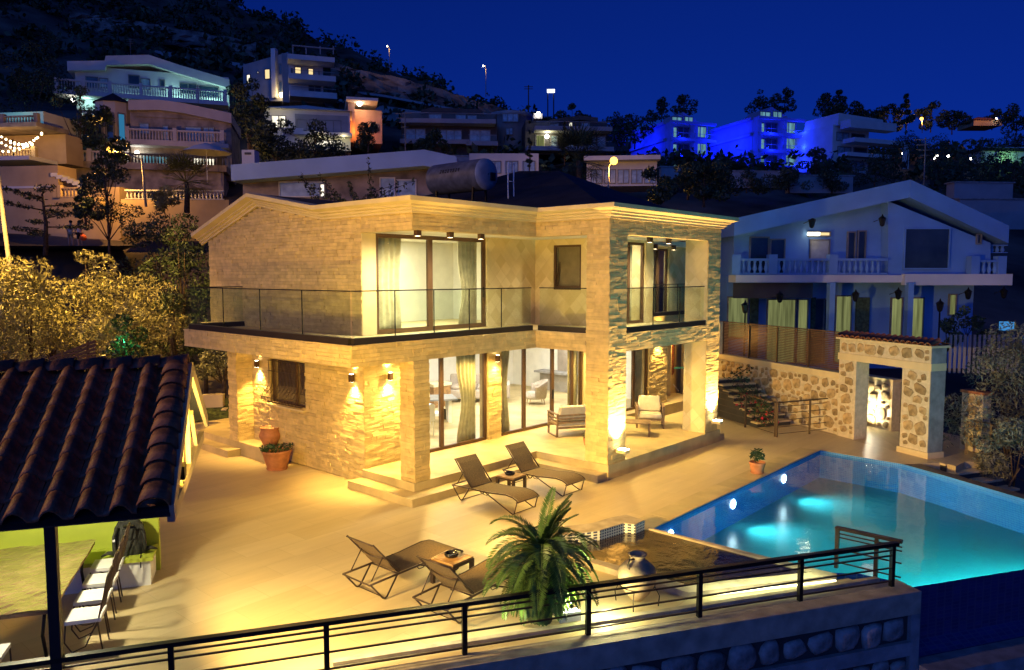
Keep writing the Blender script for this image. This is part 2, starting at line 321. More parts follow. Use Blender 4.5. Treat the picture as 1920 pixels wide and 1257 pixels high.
clad((0, 0, 0), X_, NY, 0, LX, ZBB, 6.3, amp=.65); clad((0, 0, 0), X_, NY, 0, .75, ZP, ZBB, amp=.65); clad((0, 0, 0), X_, NY, 4.9, LX, ZP, ZBB, amp=.65)
clad((0, D_, 0), X_, NY, -5.77, 0, ZB, ZS); clad((0, 0, 0), Y_, NX, .66, D_, ZB, ZS); clad((0, 0, 0), X_, NY, .75, 4.9, ZB, ZS, amp=.65); clad((-5.77, 0, 0), Y_, NX, D_, 9.55, ZB, ZS)
LW = (6.47, 8.15, 1.48, 2.70)
clad((-E_, 0, 0), Y_, NX, YB, 9.05, .02, ZB, (LW,)); clad((0, YB, 0), X_, NY, -E_, -2.86, ZP, ZB); clad((0, YB, 0), X_, NY, .10, .63, ZP, ZB)
clad((-4.15, 0, 0), Y_, NX, 2.24, 2.70, ZP, ZB); clad((0, 2.24, 0), X_, NY, -4.15, -3.70, ZP, ZB)
clad((-4.60, 0, 0), Y_, NX, 9.05, 9.5, ZP, ZB); clad((0, 9.05, 0), X_, NY, -4.60, -4.12, ZP, ZB)
clad((0, 3.6, 0), X_, NY, 7.7, 8.9, ZP, ZB)
def sz(ps):
    c = sum(ps, Vector()) / 8; return (ps[5] - ps[4]).length * (ps[7] - ps[4]).length / (c - CAM).length_squared
STN.sort(key=sz, reverse=True); SF = [(4, 5, 6, 7), (0, 1, 5, 4), (1, 2, 6, 5), (2, 3, 7, 6), (3, 0, 4, 7)]
for ps in STN[:290]:
    g = G(); g.add(ps, SF); part('stone', g, m_stone, V)
g = G()
for ps in STN[290:]: g.add(ps, SF)
part('stone_cladding', g, m_stone2, V, kind='stuff')
def wallx(x0, x1, y0, y1, z0, z1, holes=(), mat=m_backing, nm='wall'):           # wall running along Y, holes in (y,z)
    g = G()
    for a, b, c, d in holes_rects(y0, y1, z0, z1, holes): g.box(x0, a, c, x1, b, d)
    return part(nm, g, mat, V)
def wally(y0, y1, x0, x1, z0, z1, holes=(), mat=m_backing, nm='wall'):
    g = G()
    for a, b, c, d in holes_rects(x0, x1, z0, z1, holes): g.box(a, y0, c, b, y1, d)
    return part(nm, g, mat, V)
g = G(); pl = [(4.30, ZS), (11.34, ZS), (11.34, 5.92), (8.49, 6.78), (5.5, 6.3), (4.30, 6.3)]
g.add([(-4.10, y, z) for y, z in pl] + [(-3.84, y, z) for y, z in pl], [tuple(range(6))[::-1], tuple(range(6, 12))] + [(i, (i + 1) % 6, 6 + (i + 1) % 6, 6 + i) for i in range(6)]); part('wall', g, m_backing, V)
g = G(); g.box(-4.11, 4.06, ZS, -3.70, 4.298, ZBB); part('wall_end', g, m_render, V)
for bx in ((-4.10, 2.61, ZBB + .002, -3.84, 4.30, 6.3), (-4.10, 2.29, ZBB + .002, -.02, 2.60, 6.3), (.02, .67, ZBB + .002, .30, 2.60, 6.3), (.76, .02, ZBB + .002, 4.89, .30, 6.3)):
    g = G(); g.box(*bx); part('beam', g, m_render, V)
g = G(); g.box(.02, .02, ZP, .745, .655, 6.3); part('column', g, m_render, V)
g = G(); g.box(4.905, .02, ZP, 5.64, .72, 6.3); part('column', g, m_diamond, V)
g = G(); g.box(-4.13, 2.26, ZP, -3.705, 2.695, ZB); part('column', g, m_render, V)
g = G(); g.box(-4.58, 9.07, ZP, -4.12, 9.49, ZB); part('column', g, m_render, V)
wallx(-4.10, -3.84, YB + .03, 9.5, .0, ZB, (LW,)); wally(YB + .03, 4.30, -3.84, -2.86, ZP, ZB); wally(YB + .03, 4.40, .12, .61, ZP, ZB)
wally(YB + .03, 4.30, 4.55, 5.80, ZP, ZB, (), m_render); wallx(5.8, 6.0, 3.6, 4.07, ZP, ZB, (), m_render); wally(3.63, 3.9, 7.72, 8.88, ZP, ZB); wallx(8.7, 8.9, 3.9, 11, ZP, ZB, (), m_white)
wally(10.8, 11, -3.8, 8.7, ZP, ZB, (), m_white, 'back_wall'); wallx(-3.83, -3.75, 4.31, 10.8, ZP, ZB, ((6.5, 8.1, 1.5, 2.68),), m_white, 'inner_wall')
slab = [(-5.75, 2.29), (.02, 2.29), (.02, .02), (LX - .02, .02), (LX - .02, 3.6), (11, 3.6), (11, 12), (-4.12, 12), (-4.12, 9.53), (-5.75, 9.53)]
g = G(); g.prism(slab, ZB + .002, ZS - .003); part('floor_slab', g, m_render, V)
g = G(); g.prism([(-3.84, 2.61), (.31, 2.61), (.31, .31), (5.62, .31), (5.62, 3.4), (10.9, 3.4), (10.9, 12), (-3.83, 12)], 5.93, 6.1); part('ceiling', g, m_white, V)
plat = [(-4.20, 4.05), (-4.20, 2.2), (-.04, 2.2), (-.04, -.05), (5.75, -.05), (5.75, 3.3), (11, 3.3), (11, 11), (-3.9, 11), (-3.9, 4.05)]
g = G(); g.prism(plat, .0, ZP); part('terrace', g, m_step, V)
g = G(); g.prism([(-4.62, 4.05), (-4.62, 1.78), (-.44, 1.78), (-.44, -.02), (-.05, -.02), (-.05, 2.21), (-4.21, 2.21), (-4.21, 4.05)], 0, .18); part('step', g, m_step, V)
g = G(); g.box(5.752, -.02, 0, 6.1, 3.2, .18); part('step', g, m_step, V)
g = G(); g.prism([(-4.62, 7.5), (-4.13, 7.5), (-4.13, 9.51), (-2, 9.51), (-2, 12.5), (-4.62, 12.5)], 0, ZP); part('terrace', g, m_step, V)
g = G(); g.box(-5.0, 8.9, 0, -4.622, 11.4, .18); part('step', g, m_step, V)
# upper floor walls behind the loggias
wally(YB, 4.25, .06, 2.1, ZS, 5.93, (), m_diamond); wallx(2.1, 2.3, 1.8, 4.05, ZS, 5.93, ((2.39, 3.37, 4.5, 5.76),), m_diamond); wally(1.8, 2.0, 2.302, 4.92, ZS, 5.93, ((2.9, 4.5, ZS, 5.86),), m_diamond)
wallx(4.72, 4.92, 2.0, 4.0, ZS, 5.93, (), m_diamond); wally(4.0, 4.2, 4.92, 11.4, ZS, 5.93, ((8.4, 9.62, ZS, 5.86),), m_diamond)
wally(7.6, 7.7, -3.84, 2.3, ZS, 5.93, (), m_white, 'back_wall'); wallx(-3.83, -3.75, 4.31, 7.6, ZS, 5.93, (), m_white, 'inner_wall'); wallx(2.2, 2.29, 4.26, 7.6, ZS, 5.93, (), m_white, 'inner_wall')
wally(4.06, 4.1, 2.302, 4.7, ZS, 5.93, (), m_white, 'back_wall'); wally(6.5, 6.6, 6.5, 11.3, ZS, 5.93, (), m_white, 'back_wall')
# cornice swept round the eaves, roof surfaces
path = [(11.4, 4.0, 0), (LX, 4.0, 0), (LX, 0, 0), (0, 0, 0), (0, D_, 0), (-E_, D_, 0), (-E_, 5.5, 0), (-E_, 8.49, .50), (-E_, 11.68, -.45)]
prof = [(0, 6.25), (.07, 6.25), (.07, 6.30), (.13, 6.32), (.13, 6.365), (.21, 6.385), (.21, 6.42), (.30, 6.45), (.37, 6.475), (.37, 6.572), (.30, 6.585), (-.05, 6.585)]
g = G(); rows = []
for i, p in enumerate(path):
    ns_ = []
    for a, b in ((i - 1, i), (i, i + 1)):
        if 0 <= a and b < len(path): q = Vector(path[b][:2]) - Vector(path[a][:2]); q.normalize(); ns_.append(Vector((q.y, -q.x)) * -1)
    n = ns_[0] if len(ns_) == 1 else (ns_[0] + ns_[1]) / (1 + ns_[0].dot(ns_[1])); n = -n if i < 0 else n
    rows.append((Vector(p[:2]), n, p[2]))
for p, n, dz in rows: g.v += [(p.x - n.x * k * -1, p.y - n.y * k * -1, z + dz) for k, z in prof]
m = len(prof)
# outward normals must point away from the house: check against the first front corner and flip if needed
if (g.v[3 * m + 8][0] > 0):
    g.v = []
    for p, n, dz in rows: g.v += [(p.x - n.x * k, p.y - n.y * k, z + dz) for k, z in prof]
g.f = [(i * m + k, i * m + k + 1, (i + 1) * m + k + 1, (i + 1) * m + k) for i in range(len(rows) - 1) for k in range(m - 1)] + [tuple(range((len(rows) - 1) * m, len(rows) * m))]
part('cornice', g, m_mold, V)
g = G(); g.quad((5.6, 0.05, 6.55), (5.6, 4, 6.55), (11.3, 4, 6.55), (11.3, 12, 6.55), (-2, 12, 6.55), (-2, 5.5, 6.55), (-4.1, 5.5, 6.55), (-4.1, 2.3, 6.55), (0.05, 2.3, 6.55), (.05, .05, 6.55)); part('flat_roof', g, m_roofd, V)
g = G(); g.add([(-4.45, 5.5, 6.58), (3, 5.5, 6.58), (3, 8.49, 7.07), (-4.45, 8.49, 7.07), (3, 11.68, 6.12), (-4.45, 11.68, 6.12)], [(0, 1, 2, 3), (3, 2, 4, 5)])
g.add([(-.2, .1, 6.57), (10.5, 2.2, 6.57), (10.5, 11, 6.57), (-.6, 11, 6.57), (5, 5.5, 8.34), (4.2, 6.5, 8.34)], [(0, 1, 4), (1, 2, 4), (2, 3, 5, 4), (3, 0, 4, 5)]); part('hip_roof', g, m_roofd, V)
# doors and windows
def door(axis, a0, a1, pos, z0, z1, mulls, depth=.08, wd=.075, mat=m_brown, nm='sliding_door', handle=None):
    """axis 'x': runs along X at y=pos; axis 'y': runs along Y at x=pos"""
    P = (lambda u, d, z: (u, pos + d, z)) if axis == 'x' else (lambda u, d, z: (pos + d, u, z))
    g = G()
    def bx(u0, u1, c, d):
        p = P(u0, 0, c); q = P(u1, depth, d); g.box(min(p[0], q[0]), min(p[1], q[1]), c, max(p[0], q[0]), max(p[1], q[1]), d)
    bx(a0, a1, z1 - wd, z1); bx(a0, a1, z0, z0 + wd * 1.1); bx(a0, a0 + wd, z0 + wd * 1.1, z1 - wd); bx(a1 - wd, a1, z0 + wd * 1.1, z1 - wd)
    for mu in mulls: bx(mu - wd * .75, mu + wd * .75, z0 + wd * 1.1, z1 - wd)
    f = part(nm, g, mat, V); ed = [a0 + wd] + [x for mu in mulls for x in (mu - wd * .75, mu + wd * .75)] + [a1 - wd]
    for u0, u1 in zip(ed[::2], ed[1::2]):
        g = G(); g.quad(P(u0, depth * .5, z0 + wd), P(u1, depth * .5, z0 + wd), P(u1, depth * .5, z1 - wd), P(u0, depth * .5, z1 - wd)); part('pane', g, m_glass, f)
    if handle:
        g = G(); p = P(handle, -.035, 1.3 + z0 - .36); g.box(p[0] - .015, p[1] - .02, p[2] - .14, p[0] + .015, p[1] + .02, p[2] + .14); part('handle', g, m_dark, f)
    return f
door('x', -2.86, .10, 4.12, ZP, ZB - .01, [-1.56], handle=-1.5); door('x', .64, 4.55, 4.12, ZP, ZB - .01, [1.72, 3.04, 4.02], handle=3.0); door('x', 6.0, 7.7, 3.66, ZP, ZB - .01, [6.85])
door('x', -3.70, .06, 4.10, ZS + .01, 5.9, [-1.95], wd=.1, handle=-.06); door('x', 2.9, 4.5, 1.86, ZS + .01, 5.86, [3.7]); door('x', 8.4, 9.62, 4.06, ZS + .01, 5.86, [9.0])
f = door('y', 2.39, 3.37, 2.12, 4.5, 5.76, [], wd=.06, nm='window')
g = G()                                                          # tilted-in casement
for a, b in (((2.46, 4.58), (3.30, 4.58)), ((2.46, 5.66), (3.30, 5.66))):
    ox = .03 if a[1] < 5 else .28
    g.bar((2.14 + ox, a[0], a[1]), (2.14 + ox, b[0], b[1]), .05)
for yy in (2.46, 3.30): g.bar((2.17, yy, 4.58), (2.42, yy, 5.66), .05)
part('casement', g, m_brown, f)
g = G(); g.quad((2.31, 2.3, 4.45), (2.31, 3.5, 4.45), (2.31, 3.5, 5.8), (2.31, 2.3, 5.8)); part('blind', g, M('brown_blind', (.2, .16, .1), .8), f)
# barred window of the left wall
f = door('y', LW[0], LW[1], -4.04, LW[2], LW[3], [7.0], wd=.06, nm='window')
g = G(); g.box(-3.98, LW[0], LW[2], -3.97, LW[1], LW[3]); part('blind', g, M('brown_curtain', (.16, .10, .05), .9, .2, 9), f)
for k in range(11):
    y = LW[0] + .04 + k * .16; g = G(); g.tube([(-4.18, y, 2.66), (-4.18, y, 2.05), (-4.22, y, 1.93), (-4.34, y, 1.80), (-4.42, y, 1.68), (-4.38, y, 1.57), (-4.22, y, 1.52)], .008, 5); part('grille_bar', g, m_bronze, V)
for z, o in ((2.64, 0), (2.36, 0), (1.54, -.04), (1.70, -.235)):
    g = G(); g.bar((-4.18 + o, LW[0], z), (-4.18 + o, LW[1] + .02, z), .014); part('grille_rail', g, m_bronze, V)
g = G(); g.box(-4.24, LW[0] - .04, LW[2] - .05, -4.03, LW[1] + .04, LW[2] - .004); part('window_sill', g, m_mold, V)
# balustrade of glass
def glassrail(p, q, n, z=ZS):
    p = Vector(p); q = Vector(q); d = (q - p).normalized(); g = G(); g.bar((p.x, p.y, z + .065), (q.x, q.y, z + .065), .14, .13); b = part('rail_base', g, m_gutter, V)
    g = G(); g.bar((p.x, p.y, z + 1.09), (q.x, q.y, z + 1.09), .035, .025); part('handrail', g, m_dark, V)
    for i in range(n):
        a = p.lerp(q, i / n) + d * .012; c = p.lerp(q, (i + 1) / n) - d * .012
        g = G(); g.bar((a.x, a.y, z + .60), (c.x, c.y, z + .60), .012, .94); part('glass_panel', g, m_rail, b)
        if i: g = G(); m_ = p.lerp(q, i / n); g.bar((m_.x, m_.y, z + .13), (m_.x, m_.y, z + 1.08), .018); part('glass_clamp', g, m_dark, b)
glassrail((-5.66, 9.46), (-4.13, 9.46), 1); glassrail((-5.66, 9.38), (-5.66, 2.42), 4); glassrail((-5.66, 2.37), (-.07, 2.37), 5); glassrail((.1, 2.22), (.1, .68), 1); glassrail((.78, .1), (4.88, .1), 3); glassrail((6.4, 3.5), (10.9, 3.5), 3)
# lamps fixed to the villa
WARM = (1, .62, .16)
def sconce(p, n, e=26, glow=True):
    p = Vector(p); n = Vector(n); c = p + n * .09; g = G(); g.box(c.x - .05, c.y - .05, c.z - .09, c.x + .05, c.y + .05, c.z + .09); s = part('wall_lamp', g, m_brown, V)
    g = G(); 
    for dz in (.093, -.093): g.quad(*[(c.x + a * .04, c.y + b * .04, c.z + dz) for a, b in ((-1, -1), (1, -1), (1, 1), (-1, 1))])
    part('lamp_lens', g, m_hot, s)
    lamp('SPOT', c + Vector((0, 0, -.11)), e, WARM, c + Vector((0, 0, -3)) - n * .2, .04, 96, .9); lamp('SPOT', c + Vector((0, 0, .11)), e * .5, WARM, c + Vector((0, 0, 3)) - n * .2, .04, 100, .9)
sconce((-E_ - .03, 4.36, 2.50), (-1, 0, 0), 480); sconce((-E_ - .03, 8.62, 2.50), (-1, 0, 0), 380); sconce((-3.42, YB - .03, 2.50), (0, -1, 0), 480); sconce((.36, YB - .03, 2.62), (0, -1, 0), 150); sconce((8.25, 3.57, 2.75), (0, -1, 0), 380)
for x in (.37, 5.28):
    g = G(); g.box(x - .10, -.32, .62, x + .10, -.05, .70); s = part('uplight', g, m_mold, V); g = G(); g.box(x - .09, -.31, .702, x + .09, -.10, .72); part('lamp_lens', g, m_hot, s)
    lamp('SPOT', (x, -.27, .76), 1900, (1, .58, .17), (x, .10, 3.2), .05, 95, .7)
for x, y in ((-3.84, 2.42), (-2.86, 2.42), (-1.85, 2.42), (2.46, .42), (3.42, .42), (7.0, 3.0), (8.2, 3.0)):
    g = G(); g.box(x - .06, y - .06, 5.77, x + .06, y + .06, 5.928); s = part('ceiling_lamp', g, m_brown, V); g = G(); g.quad(*[(x + a * .05, y + b * .05, 5.767) for a, b in ((-1, -1), (-1, 1), (1, 1), (1, -1))]); part('lamp_lens', g, m_lampglow, s)
    lamp('SPOT', (x, y, 5.72), 330, (1, .84, .50), (x, y + 1.5, 3.5), .05, 115, .8)
for x, y in ((-2.6, 3.3), (-.4, 3.3), (2.6, 2.2), (4.3, 2.9)):
    g = G(); g.lathe([(.001, 0), (.08, 0), (.09, .03), (.001, .03)], (x, y, 3.02), 12); s = part('ceiling_lamp', g, m_whitep, V); g = G(); g.lathe([(.001, 0), (.065, 0)], (x, y, 3.015), 12); part('lamp_lens', g, m_lampglow, s)
    lamp('SPOT', (x, y, 2.97), 360, (1, .68, .20), (x - .3, y - .5, 0), .06, 168, .4)
for x, y, e in ((-1.4, 6.6, 200), (3.2, 7.2, 230), (7, 7, 150)): lamp('AREA', (x, y, 3.0), e, (1, .95, .84), (x, y, 0), 2.4)
lamp('AREA', (-1.2, 5.9, 5.9), 150, (1, .97, .70), (-1.2, 5.9, 0), 2.2); lamp('AREA', (3.6, 2.9, 5.9), 80, (1, .95, .7), (3.6, 2.9, 0), 1.2); lamp('AREA', (9, 5.3, 5.9), 80, (1, .95, .7), (9, 5.3, 0), 1.5)
# ================================================================== POOL
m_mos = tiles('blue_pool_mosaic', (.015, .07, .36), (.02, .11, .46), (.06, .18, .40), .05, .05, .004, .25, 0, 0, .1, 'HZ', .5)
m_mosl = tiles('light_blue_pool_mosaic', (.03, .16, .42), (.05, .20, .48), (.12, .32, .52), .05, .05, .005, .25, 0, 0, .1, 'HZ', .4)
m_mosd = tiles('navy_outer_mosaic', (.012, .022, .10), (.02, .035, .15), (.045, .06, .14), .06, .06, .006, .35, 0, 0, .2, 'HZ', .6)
m_floor = tiles('turquoise_pool_floor', (.05, .40, .42), (.055, .43, .44), (.07, .37, .40), .05, .05, .004, .3, 0, 0, .05, 'XY', .3)
PO = T('swimming_pool', 'large illuminated turquoise infinity pool with blue mosaic rim', 'pool', (2, -5, 0))
off = Vector((-2, 5, 0))
pool = [(-2.645, -2.705), (6.544, -2.705), (6.395, -4.86), (5.79, -6.03), (4.70, -7.90), (3.3, -10.3), rl(5.55 + 5.2, .0), rl(5.55, .0), (-2.02, -6.45), (-2.645, -5.5)]
PI = off.to_2d() if hasattr(off, 'to_2d') else off.xy
L_ = lambda p: (p[0] - 2, p[1] + 5)
WZ = -.07
def ppart(nm, g, mat): return part(nm, g, mat, PO)
g = G(); n = len(pool); g.add([(*L_(p), -.78) for p in pool], [tuple(range(n))[::-1]]); ppart('pool_floor', g, m_floor)
for i in range(n):
    a, b = L_(pool[i]), L_(pool[(i + 1) % n]); g = G(); top = WZ - .005 if i == 6 else (-.005 if i in (0, 7, 8, 9) else .0)
    if i in (1,): top = -.004
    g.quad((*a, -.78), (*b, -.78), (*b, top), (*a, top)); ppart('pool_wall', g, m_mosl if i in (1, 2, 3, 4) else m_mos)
g = G(); g.add([(*L_(p), WZ) for p in pool], [tuple(range(n))[::-1]])
m_wat = bpy.data.materials.new('pool_water'); m_wat.use_nodes = True; t = m_wat.node_tree; t.nodes.remove(t.nodes['Principled BSDF'])
tr = t.nodes.new('ShaderNodeBsdfTransparent'); tr.inputs[0].default_value = (.62, .93, .95, 1); gl = t.nodes.new('ShaderNodeBsdfGlossy'); gl.inputs['Roughness'].default_value = .06
fr = t.nodes.new('ShaderNodeFresnel'); fr.inputs[0].default_value = 1.33; mx = t.nodes.new('ShaderNodeMixShader'); nz = t.nodes.new('ShaderNodeTexNoise'); nz.inputs['Scale'].default_value = 2.2; nz.inputs['Detail'].default_value = 3
tc = t.nodes.new('ShaderNodeTexCoord'); bp = t.nodes.new('ShaderNodeBump'); bp.inputs['Strength'].default_value = .12; bp.inputs['Distance'].default_value = .05
t.links.new(tc.outputs['Object'], nz.inputs['Vector']); t.links.new(nz.outputs[0], bp.inputs['Height']); t.links.new(bp.outputs[0], gl.inputs['Normal']); t.links.new(bp.outputs[0], fr.inputs['Normal'])
t.links.new(fr.outputs[0], mx.inputs[0]); t.links.new(tr.outputs[0], mx.inputs[1]); t.links.new(gl.outputs[0], mx.inputs[2]); t.links.new(mx.outputs[0], t.nodes['Material Output'].inputs[0])
wo = ppart('water', g, m_wat)
for x in (-1.7, 1.1, 4.0):
    g = G(); g.lathe([(.001, 0), (.095, 0), (.11, -.02)], (0, 0, 0), 16); g.xf(Matrix.Translation((x - 2, 2.27, -.30)) @ Matrix.Rotation(rad(90), 4, 'X')); ppart('pool_light', g, emit('pool_lamp_glow', (.9, .95, 1), 25) if x < -1 else bpy.data.materials['pool_lamp_glow'])
    lamp('SPOT', (x, -2.82, -.28), 260, (.55, .9, 1), (x + .2, -7, -.35), .03, 130, 1)

for q in (6.1, 7.2, 8.4, 9.6): p = Vector(rl(q, -.14)); lamp('SPOT', (p.x, p.y, -.28), 230, (.20, .95, .92), (p.x + e2.x * 5, p.y + e2.y * 5, -.42), .03, 150, 1)  # added spots without fixtures, filling the pool with light
g = G(); g.prism([L_(p) for p in ((6.42, -4.86), (5.81, -6.03), (4.72, -7.90), (3.32, -10.3), (3.75, -10.3), (5.1, -7.95), (6.2, -6.05), (6.85, -5.1))], -.9, -.012); ppart('overflow_ledge', g, M('dark_ledge_stone', (.12, .09, .07), .6, .2, 6, .2))
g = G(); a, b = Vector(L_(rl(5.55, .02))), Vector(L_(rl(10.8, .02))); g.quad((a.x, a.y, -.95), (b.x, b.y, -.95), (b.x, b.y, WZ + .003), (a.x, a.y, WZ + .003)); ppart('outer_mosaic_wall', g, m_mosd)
g = G(); a2, b2 = Vector(L_(rl(5.55, .10))), Vector(L_(rl(10.8, .10))); g.add([(a.x, a.y, -.95), (b.x, b.y, -.95), (b2.x, b2.y, -1.25), (a2.x, a2.y, -1.25)], [(0, 1, 2, 3)]); ppart('outer_wall_base', g, m_mosd)
g = G(); c0, c1, c2, c3 = [Vector(L_(rl(*q))) for q in ((5.55, .12), (10.8, .12), (10.8, .62), (5.55, .62))]; g.hexa([(*c0, -2.6), (*c1, -2.6), (*c2, -2.6), (*c3, -2.6), (*c0, -1.20), (*c1, -1.20), (*c2, -1.20), (*c3, -1.20)]); ppart('catch_channel', g, m_conc)
# slabs of the pool edge
g = G(); k = 0; x = -2.6
while x < 6.3:
    q = min(x + .98, 6.5); g = G(); z = .006 + R.uniform(0, .003); g.box(x, -2.69, 0.001, q - .008, -2.16, z); part('paving_slab', g, M('paving_slab_stone', (.50, .40, .20), .45, .1, 2, .05, rnd=.07), bpy.data.objects['patio']); x = q

# ================================================================== WATER BASIN
B = T('water_basin', 'dark stone water basin with curved white and navy mosaic back wall beside the pool', 'water basin', (-3.6, -3.9, 0))
lb = lambda p: (p[0] + 3.6, p[1] + 3.9)
m_mosw = tiles('white_and_navy_mosaic', (.02, .03, .10), (.04, .05, .14), (.62, .63, .60), .052, .052, .010, .3, 0, 0, .2, 'HZ', .4)
bk = [(-4.80, -1.1), (-4.66, -1.85), (-4.35, -2.10), (-3.75, -2.42), (-3.12, -2.52), (-3.02, -2.72), (-2.72, -2.72)]; bb = [(-2.66, -2.28), (-3.0, -2.15), (-3.5, -2.08), (-4.1, -1.75), (-4.4, -1.3)]
g = G(); g.prism([lb(p) for p in bk + bb], .0, .26); part('back_wall', g, m_coping, B)
g = G()
for a, b in zip(bk[1:-1], bk[2:]):
    a, b = Vector(lb(a)), Vector(lb(b)); d = (b - a).normalized(); nn = Vector((d.y, -d.x)) * .012
    a, b = a + nn, b + nn; g.quad((*a, .02), (*b, .02), (*b, .255), (*a, .255))
part('mosaic_face', g, m_mosw, B)
g = G(); g.prism([lb(p) for p in ((-4.80, -1.1), (-4.66, -1.85), (-4.55, -4.62), (-2.72, -5.92), (-2.66, -2.75), (-2.6, -2.75), (-2.55, -6.24), (-2.6, -6.24), (-4.80, -4.80))], -.3, .10); part('rim', g, m_coping, B)
m_bw = M('rippled_dark_water', (.030, .018, .010), .12, .5, 2.5, .8, 2.2, spec=.8)
g = G(); g.quad(*[(*lb(p), .075) for p in ((-4.64, -1.87), (-4.33, -2.12), (-3.73, -2.44), (-3.1, -2.54), (-2.68, -2.75), (-2.74, -5.90), (-4.53, -4.60))]); part('water', g, m_bw, B)

# ================================================================== FRONT RAILING AND RETAINING WALL
ang = math.atan2(e1.y, e1.x)
RG = T('metal_railing', 'long dark metal railing along the near edge of the patio', 'railing', (RL.x, RL.y, 0), ang)
g = G(); g.box(-12, -.045, .655, 5.32, .045, .71); part('top_rail', g, m_dark, RG)
pm = None
for i in range(-6, 4):
    s = -.0 + i * 1.745
    g = G(); g.box(s - .032, -.032, .0, s + .032, .032, .655); part('post', g, m_dark, RG)
    for z in (.50, .585, .30, .085):
        if s + 1.745 < 6: g = G(); g.box(s + .032, -.011, z - .011, min(s + 1.745, 5.235) - .032, .011, z + .011); part('rod', g, m_bronze, RG)
RG2 = T('metal_railing', 'short metal railing return between the water basin and the pool', 'railing', (-2.02, -6.05, 0))
for y in (0, -.62):
    g = G(); g.box(-.03, y - .03, 0, .03, y + .03, .66); part('post', g, m_bronze, RG2)
g = G(); g.box(-.04, -1.0, .66, .04, .03, .71); part('top_rail', g, m_bronze, RG2)
for z in (.53, .595, .33, .10):
    g = G(); g.box(-.011, -1.0, z - .01, .011, .0, z + .01); part('rod', g, m_bronze, RG2)
RW = T('retaining_wall', 'rubble stone retaining wall with pale concrete coping under the front railing', 'wall', (RL.x, RL.y, 0), ang)
g = G(); g.box(-13, -.30, -.36, 5.53, .20, -.003); part('coping', g, m_coping, RW)
g = G(); g.box(-13, -.22, -4.5, 5.50, .2, -.361); part('core', g, m_mortard, RW)
g = G(); g.box(-13, -.30, -1.02, 5.40, -.221, -.80); part('concrete_band', g, m_conc, RW)
g = G(); g.box(5.36, -.29, -4.5, 5.54, -.19, -.361); part('pier', g, m_conc, RW)
g = G(); g.box(-3.4, .205, .001, 5.2, .30, .05); part('inner_kerb', g, m_coping, RW)
def rock(w, h, d, rg):
    """uneven rounded stone: a lumpy slab"""
    g = G(); n = 9; a0 = rg.uniform(0, 6)
    o = [(math.cos(2 * math.pi * i / n + a0), math.sin(2 * math.pi * i / n + a0), rg.uniform(.78, 1.08)) for i in range(n)]
    sp = lambda c: math.copysign(abs(c) ** .62, c)
    rings = [(1.0, 0), (.97, .55), (.74, .93), (.36, 1.03)]
    for k, y in rings: g.v += [(sp(c) * r * w / 2 * k, -d * y, sp(s) * r * h / 2 * k) for c, s, r in o]
    g.f = [(j * n + i, j * n + (i + 1) % n, (j + 1) * n + (i + 1) % n, (j + 1) * n + i) for j in range(len(rings) - 1) for i in range(n)] + [tuple(range(3 * n, 4 * n))]
    g.sm = True; return g
rr = random.Random(5); s = -2.6
for row, (z0, z1) in enumerate(((-.80, -.38), (-1.45, -1.03), (-1.9, -1.46))):
    s = -2.6 if row == 0 else .5
    while s < 5.30:
        w_ = rr.uniform(.34, .62); w_ = min(w_, 5.34 - s); h = (z1 - z0) * rr.uniform(.84, .98)
        if w_ > .15: o = part('stone', rock(w_ * rr.uniform(.9, 1.02), h * rr.uniform(.85, 1.0), rr.uniform(.06, .10), rr), m_rubbleg, RW, (s + w_ / 2, -.215, (z0 + z1) / 2 + rr.uniform(-.03, .03))); o.rotation_euler = (0, rr.uniform(-.22, .22), 0)
        s += w_
# low led strip on the inner side of the wall
LS = T('light_strip', 'glowing light strip along the foot of the basin', 'light', (-3.6, -5.65, .0), math.atan2(-1.45, 2.15))
g = G(); g.box(-1.1, -.012, .03, 1.1, .012, .05); part('diffuser', g, m_led, LS)
lamp('AREA', (-3.75, -5.55, .35), 14, (.92, 1, .50), (-3.6, -5.3, .0), 2.2, sy=.1)

# ================================================================== GAZEBO
P0 = Vector((-12.27, -1.12, 0)); GZ = T('gazebo', 'open gazebo with dark clay tile roof and cream timber gable', 'gazebo', P0, ang)
ZE, ZR, ER, RR_, GX = 2.46, 3.66, -.72, 1.9, 1.3      # eave height, ridge height, eave and ridge offsets, gable end
sl_ = (ZR - ZE) / (RR_ - ER); LEN = math.hypot(RR_ - ER, ZR - ZE); SA = math.atan2(ZR - ZE, RR_ - ER)
def gzw(a, b, z): return P0 + Vector((*(e1 * a + e2 * b), z))
g = G(); g.add([(-5, ER, ZE - .06), (GX - .03, ER, ZE - .06), (GX - .03, RR_, ZR - .06), (-5, RR_, ZR - .06), (-5, ER, ZE), (GX - .03, ER, ZE), (GX - .03, RR_, ZR), (-5, RR_, ZR)], [(0, 3, 2, 1), (4, 5, 6, 7), (0, 1, 5, 4), (1, 2, 6, 5), (3, 0, 4, 7)])
g.add([(-5, RR_, ZR), (GX - .03, RR_, ZR), (GX - .03, 4.5, ZE), (-5, 4.5, ZE)], [(0, 1, 2, 3)]); part('roof_deck', g, m_roofd, GZ)
def tmesh(w, l):
    g = G(); n = 8; prof = [(-.5, -.01), (-.34, .0), (-.26, .055), (-.14, .10), (0, .118), (.14, .10), (.25, .055), (.34, .0), (.5, -.01)]
    for y, s, dz in ((0, 1.0, .028), (l * 1.12, .96, .0)): g.v += [(x * w * s, y, z * 1.0 + dz) for x, z in prof]
    m = len(prof); g.f = [(i, i + 1, m + i + 1, m + i) for i in range(m - 1)]; b = len(g.v); g.v += [(x * w, .002, z - .012) for x, z in prof]; g.f += [(b + i, b + i + 1, i + 1, i) for i in range(m - 1)]; g.sm = True; return g
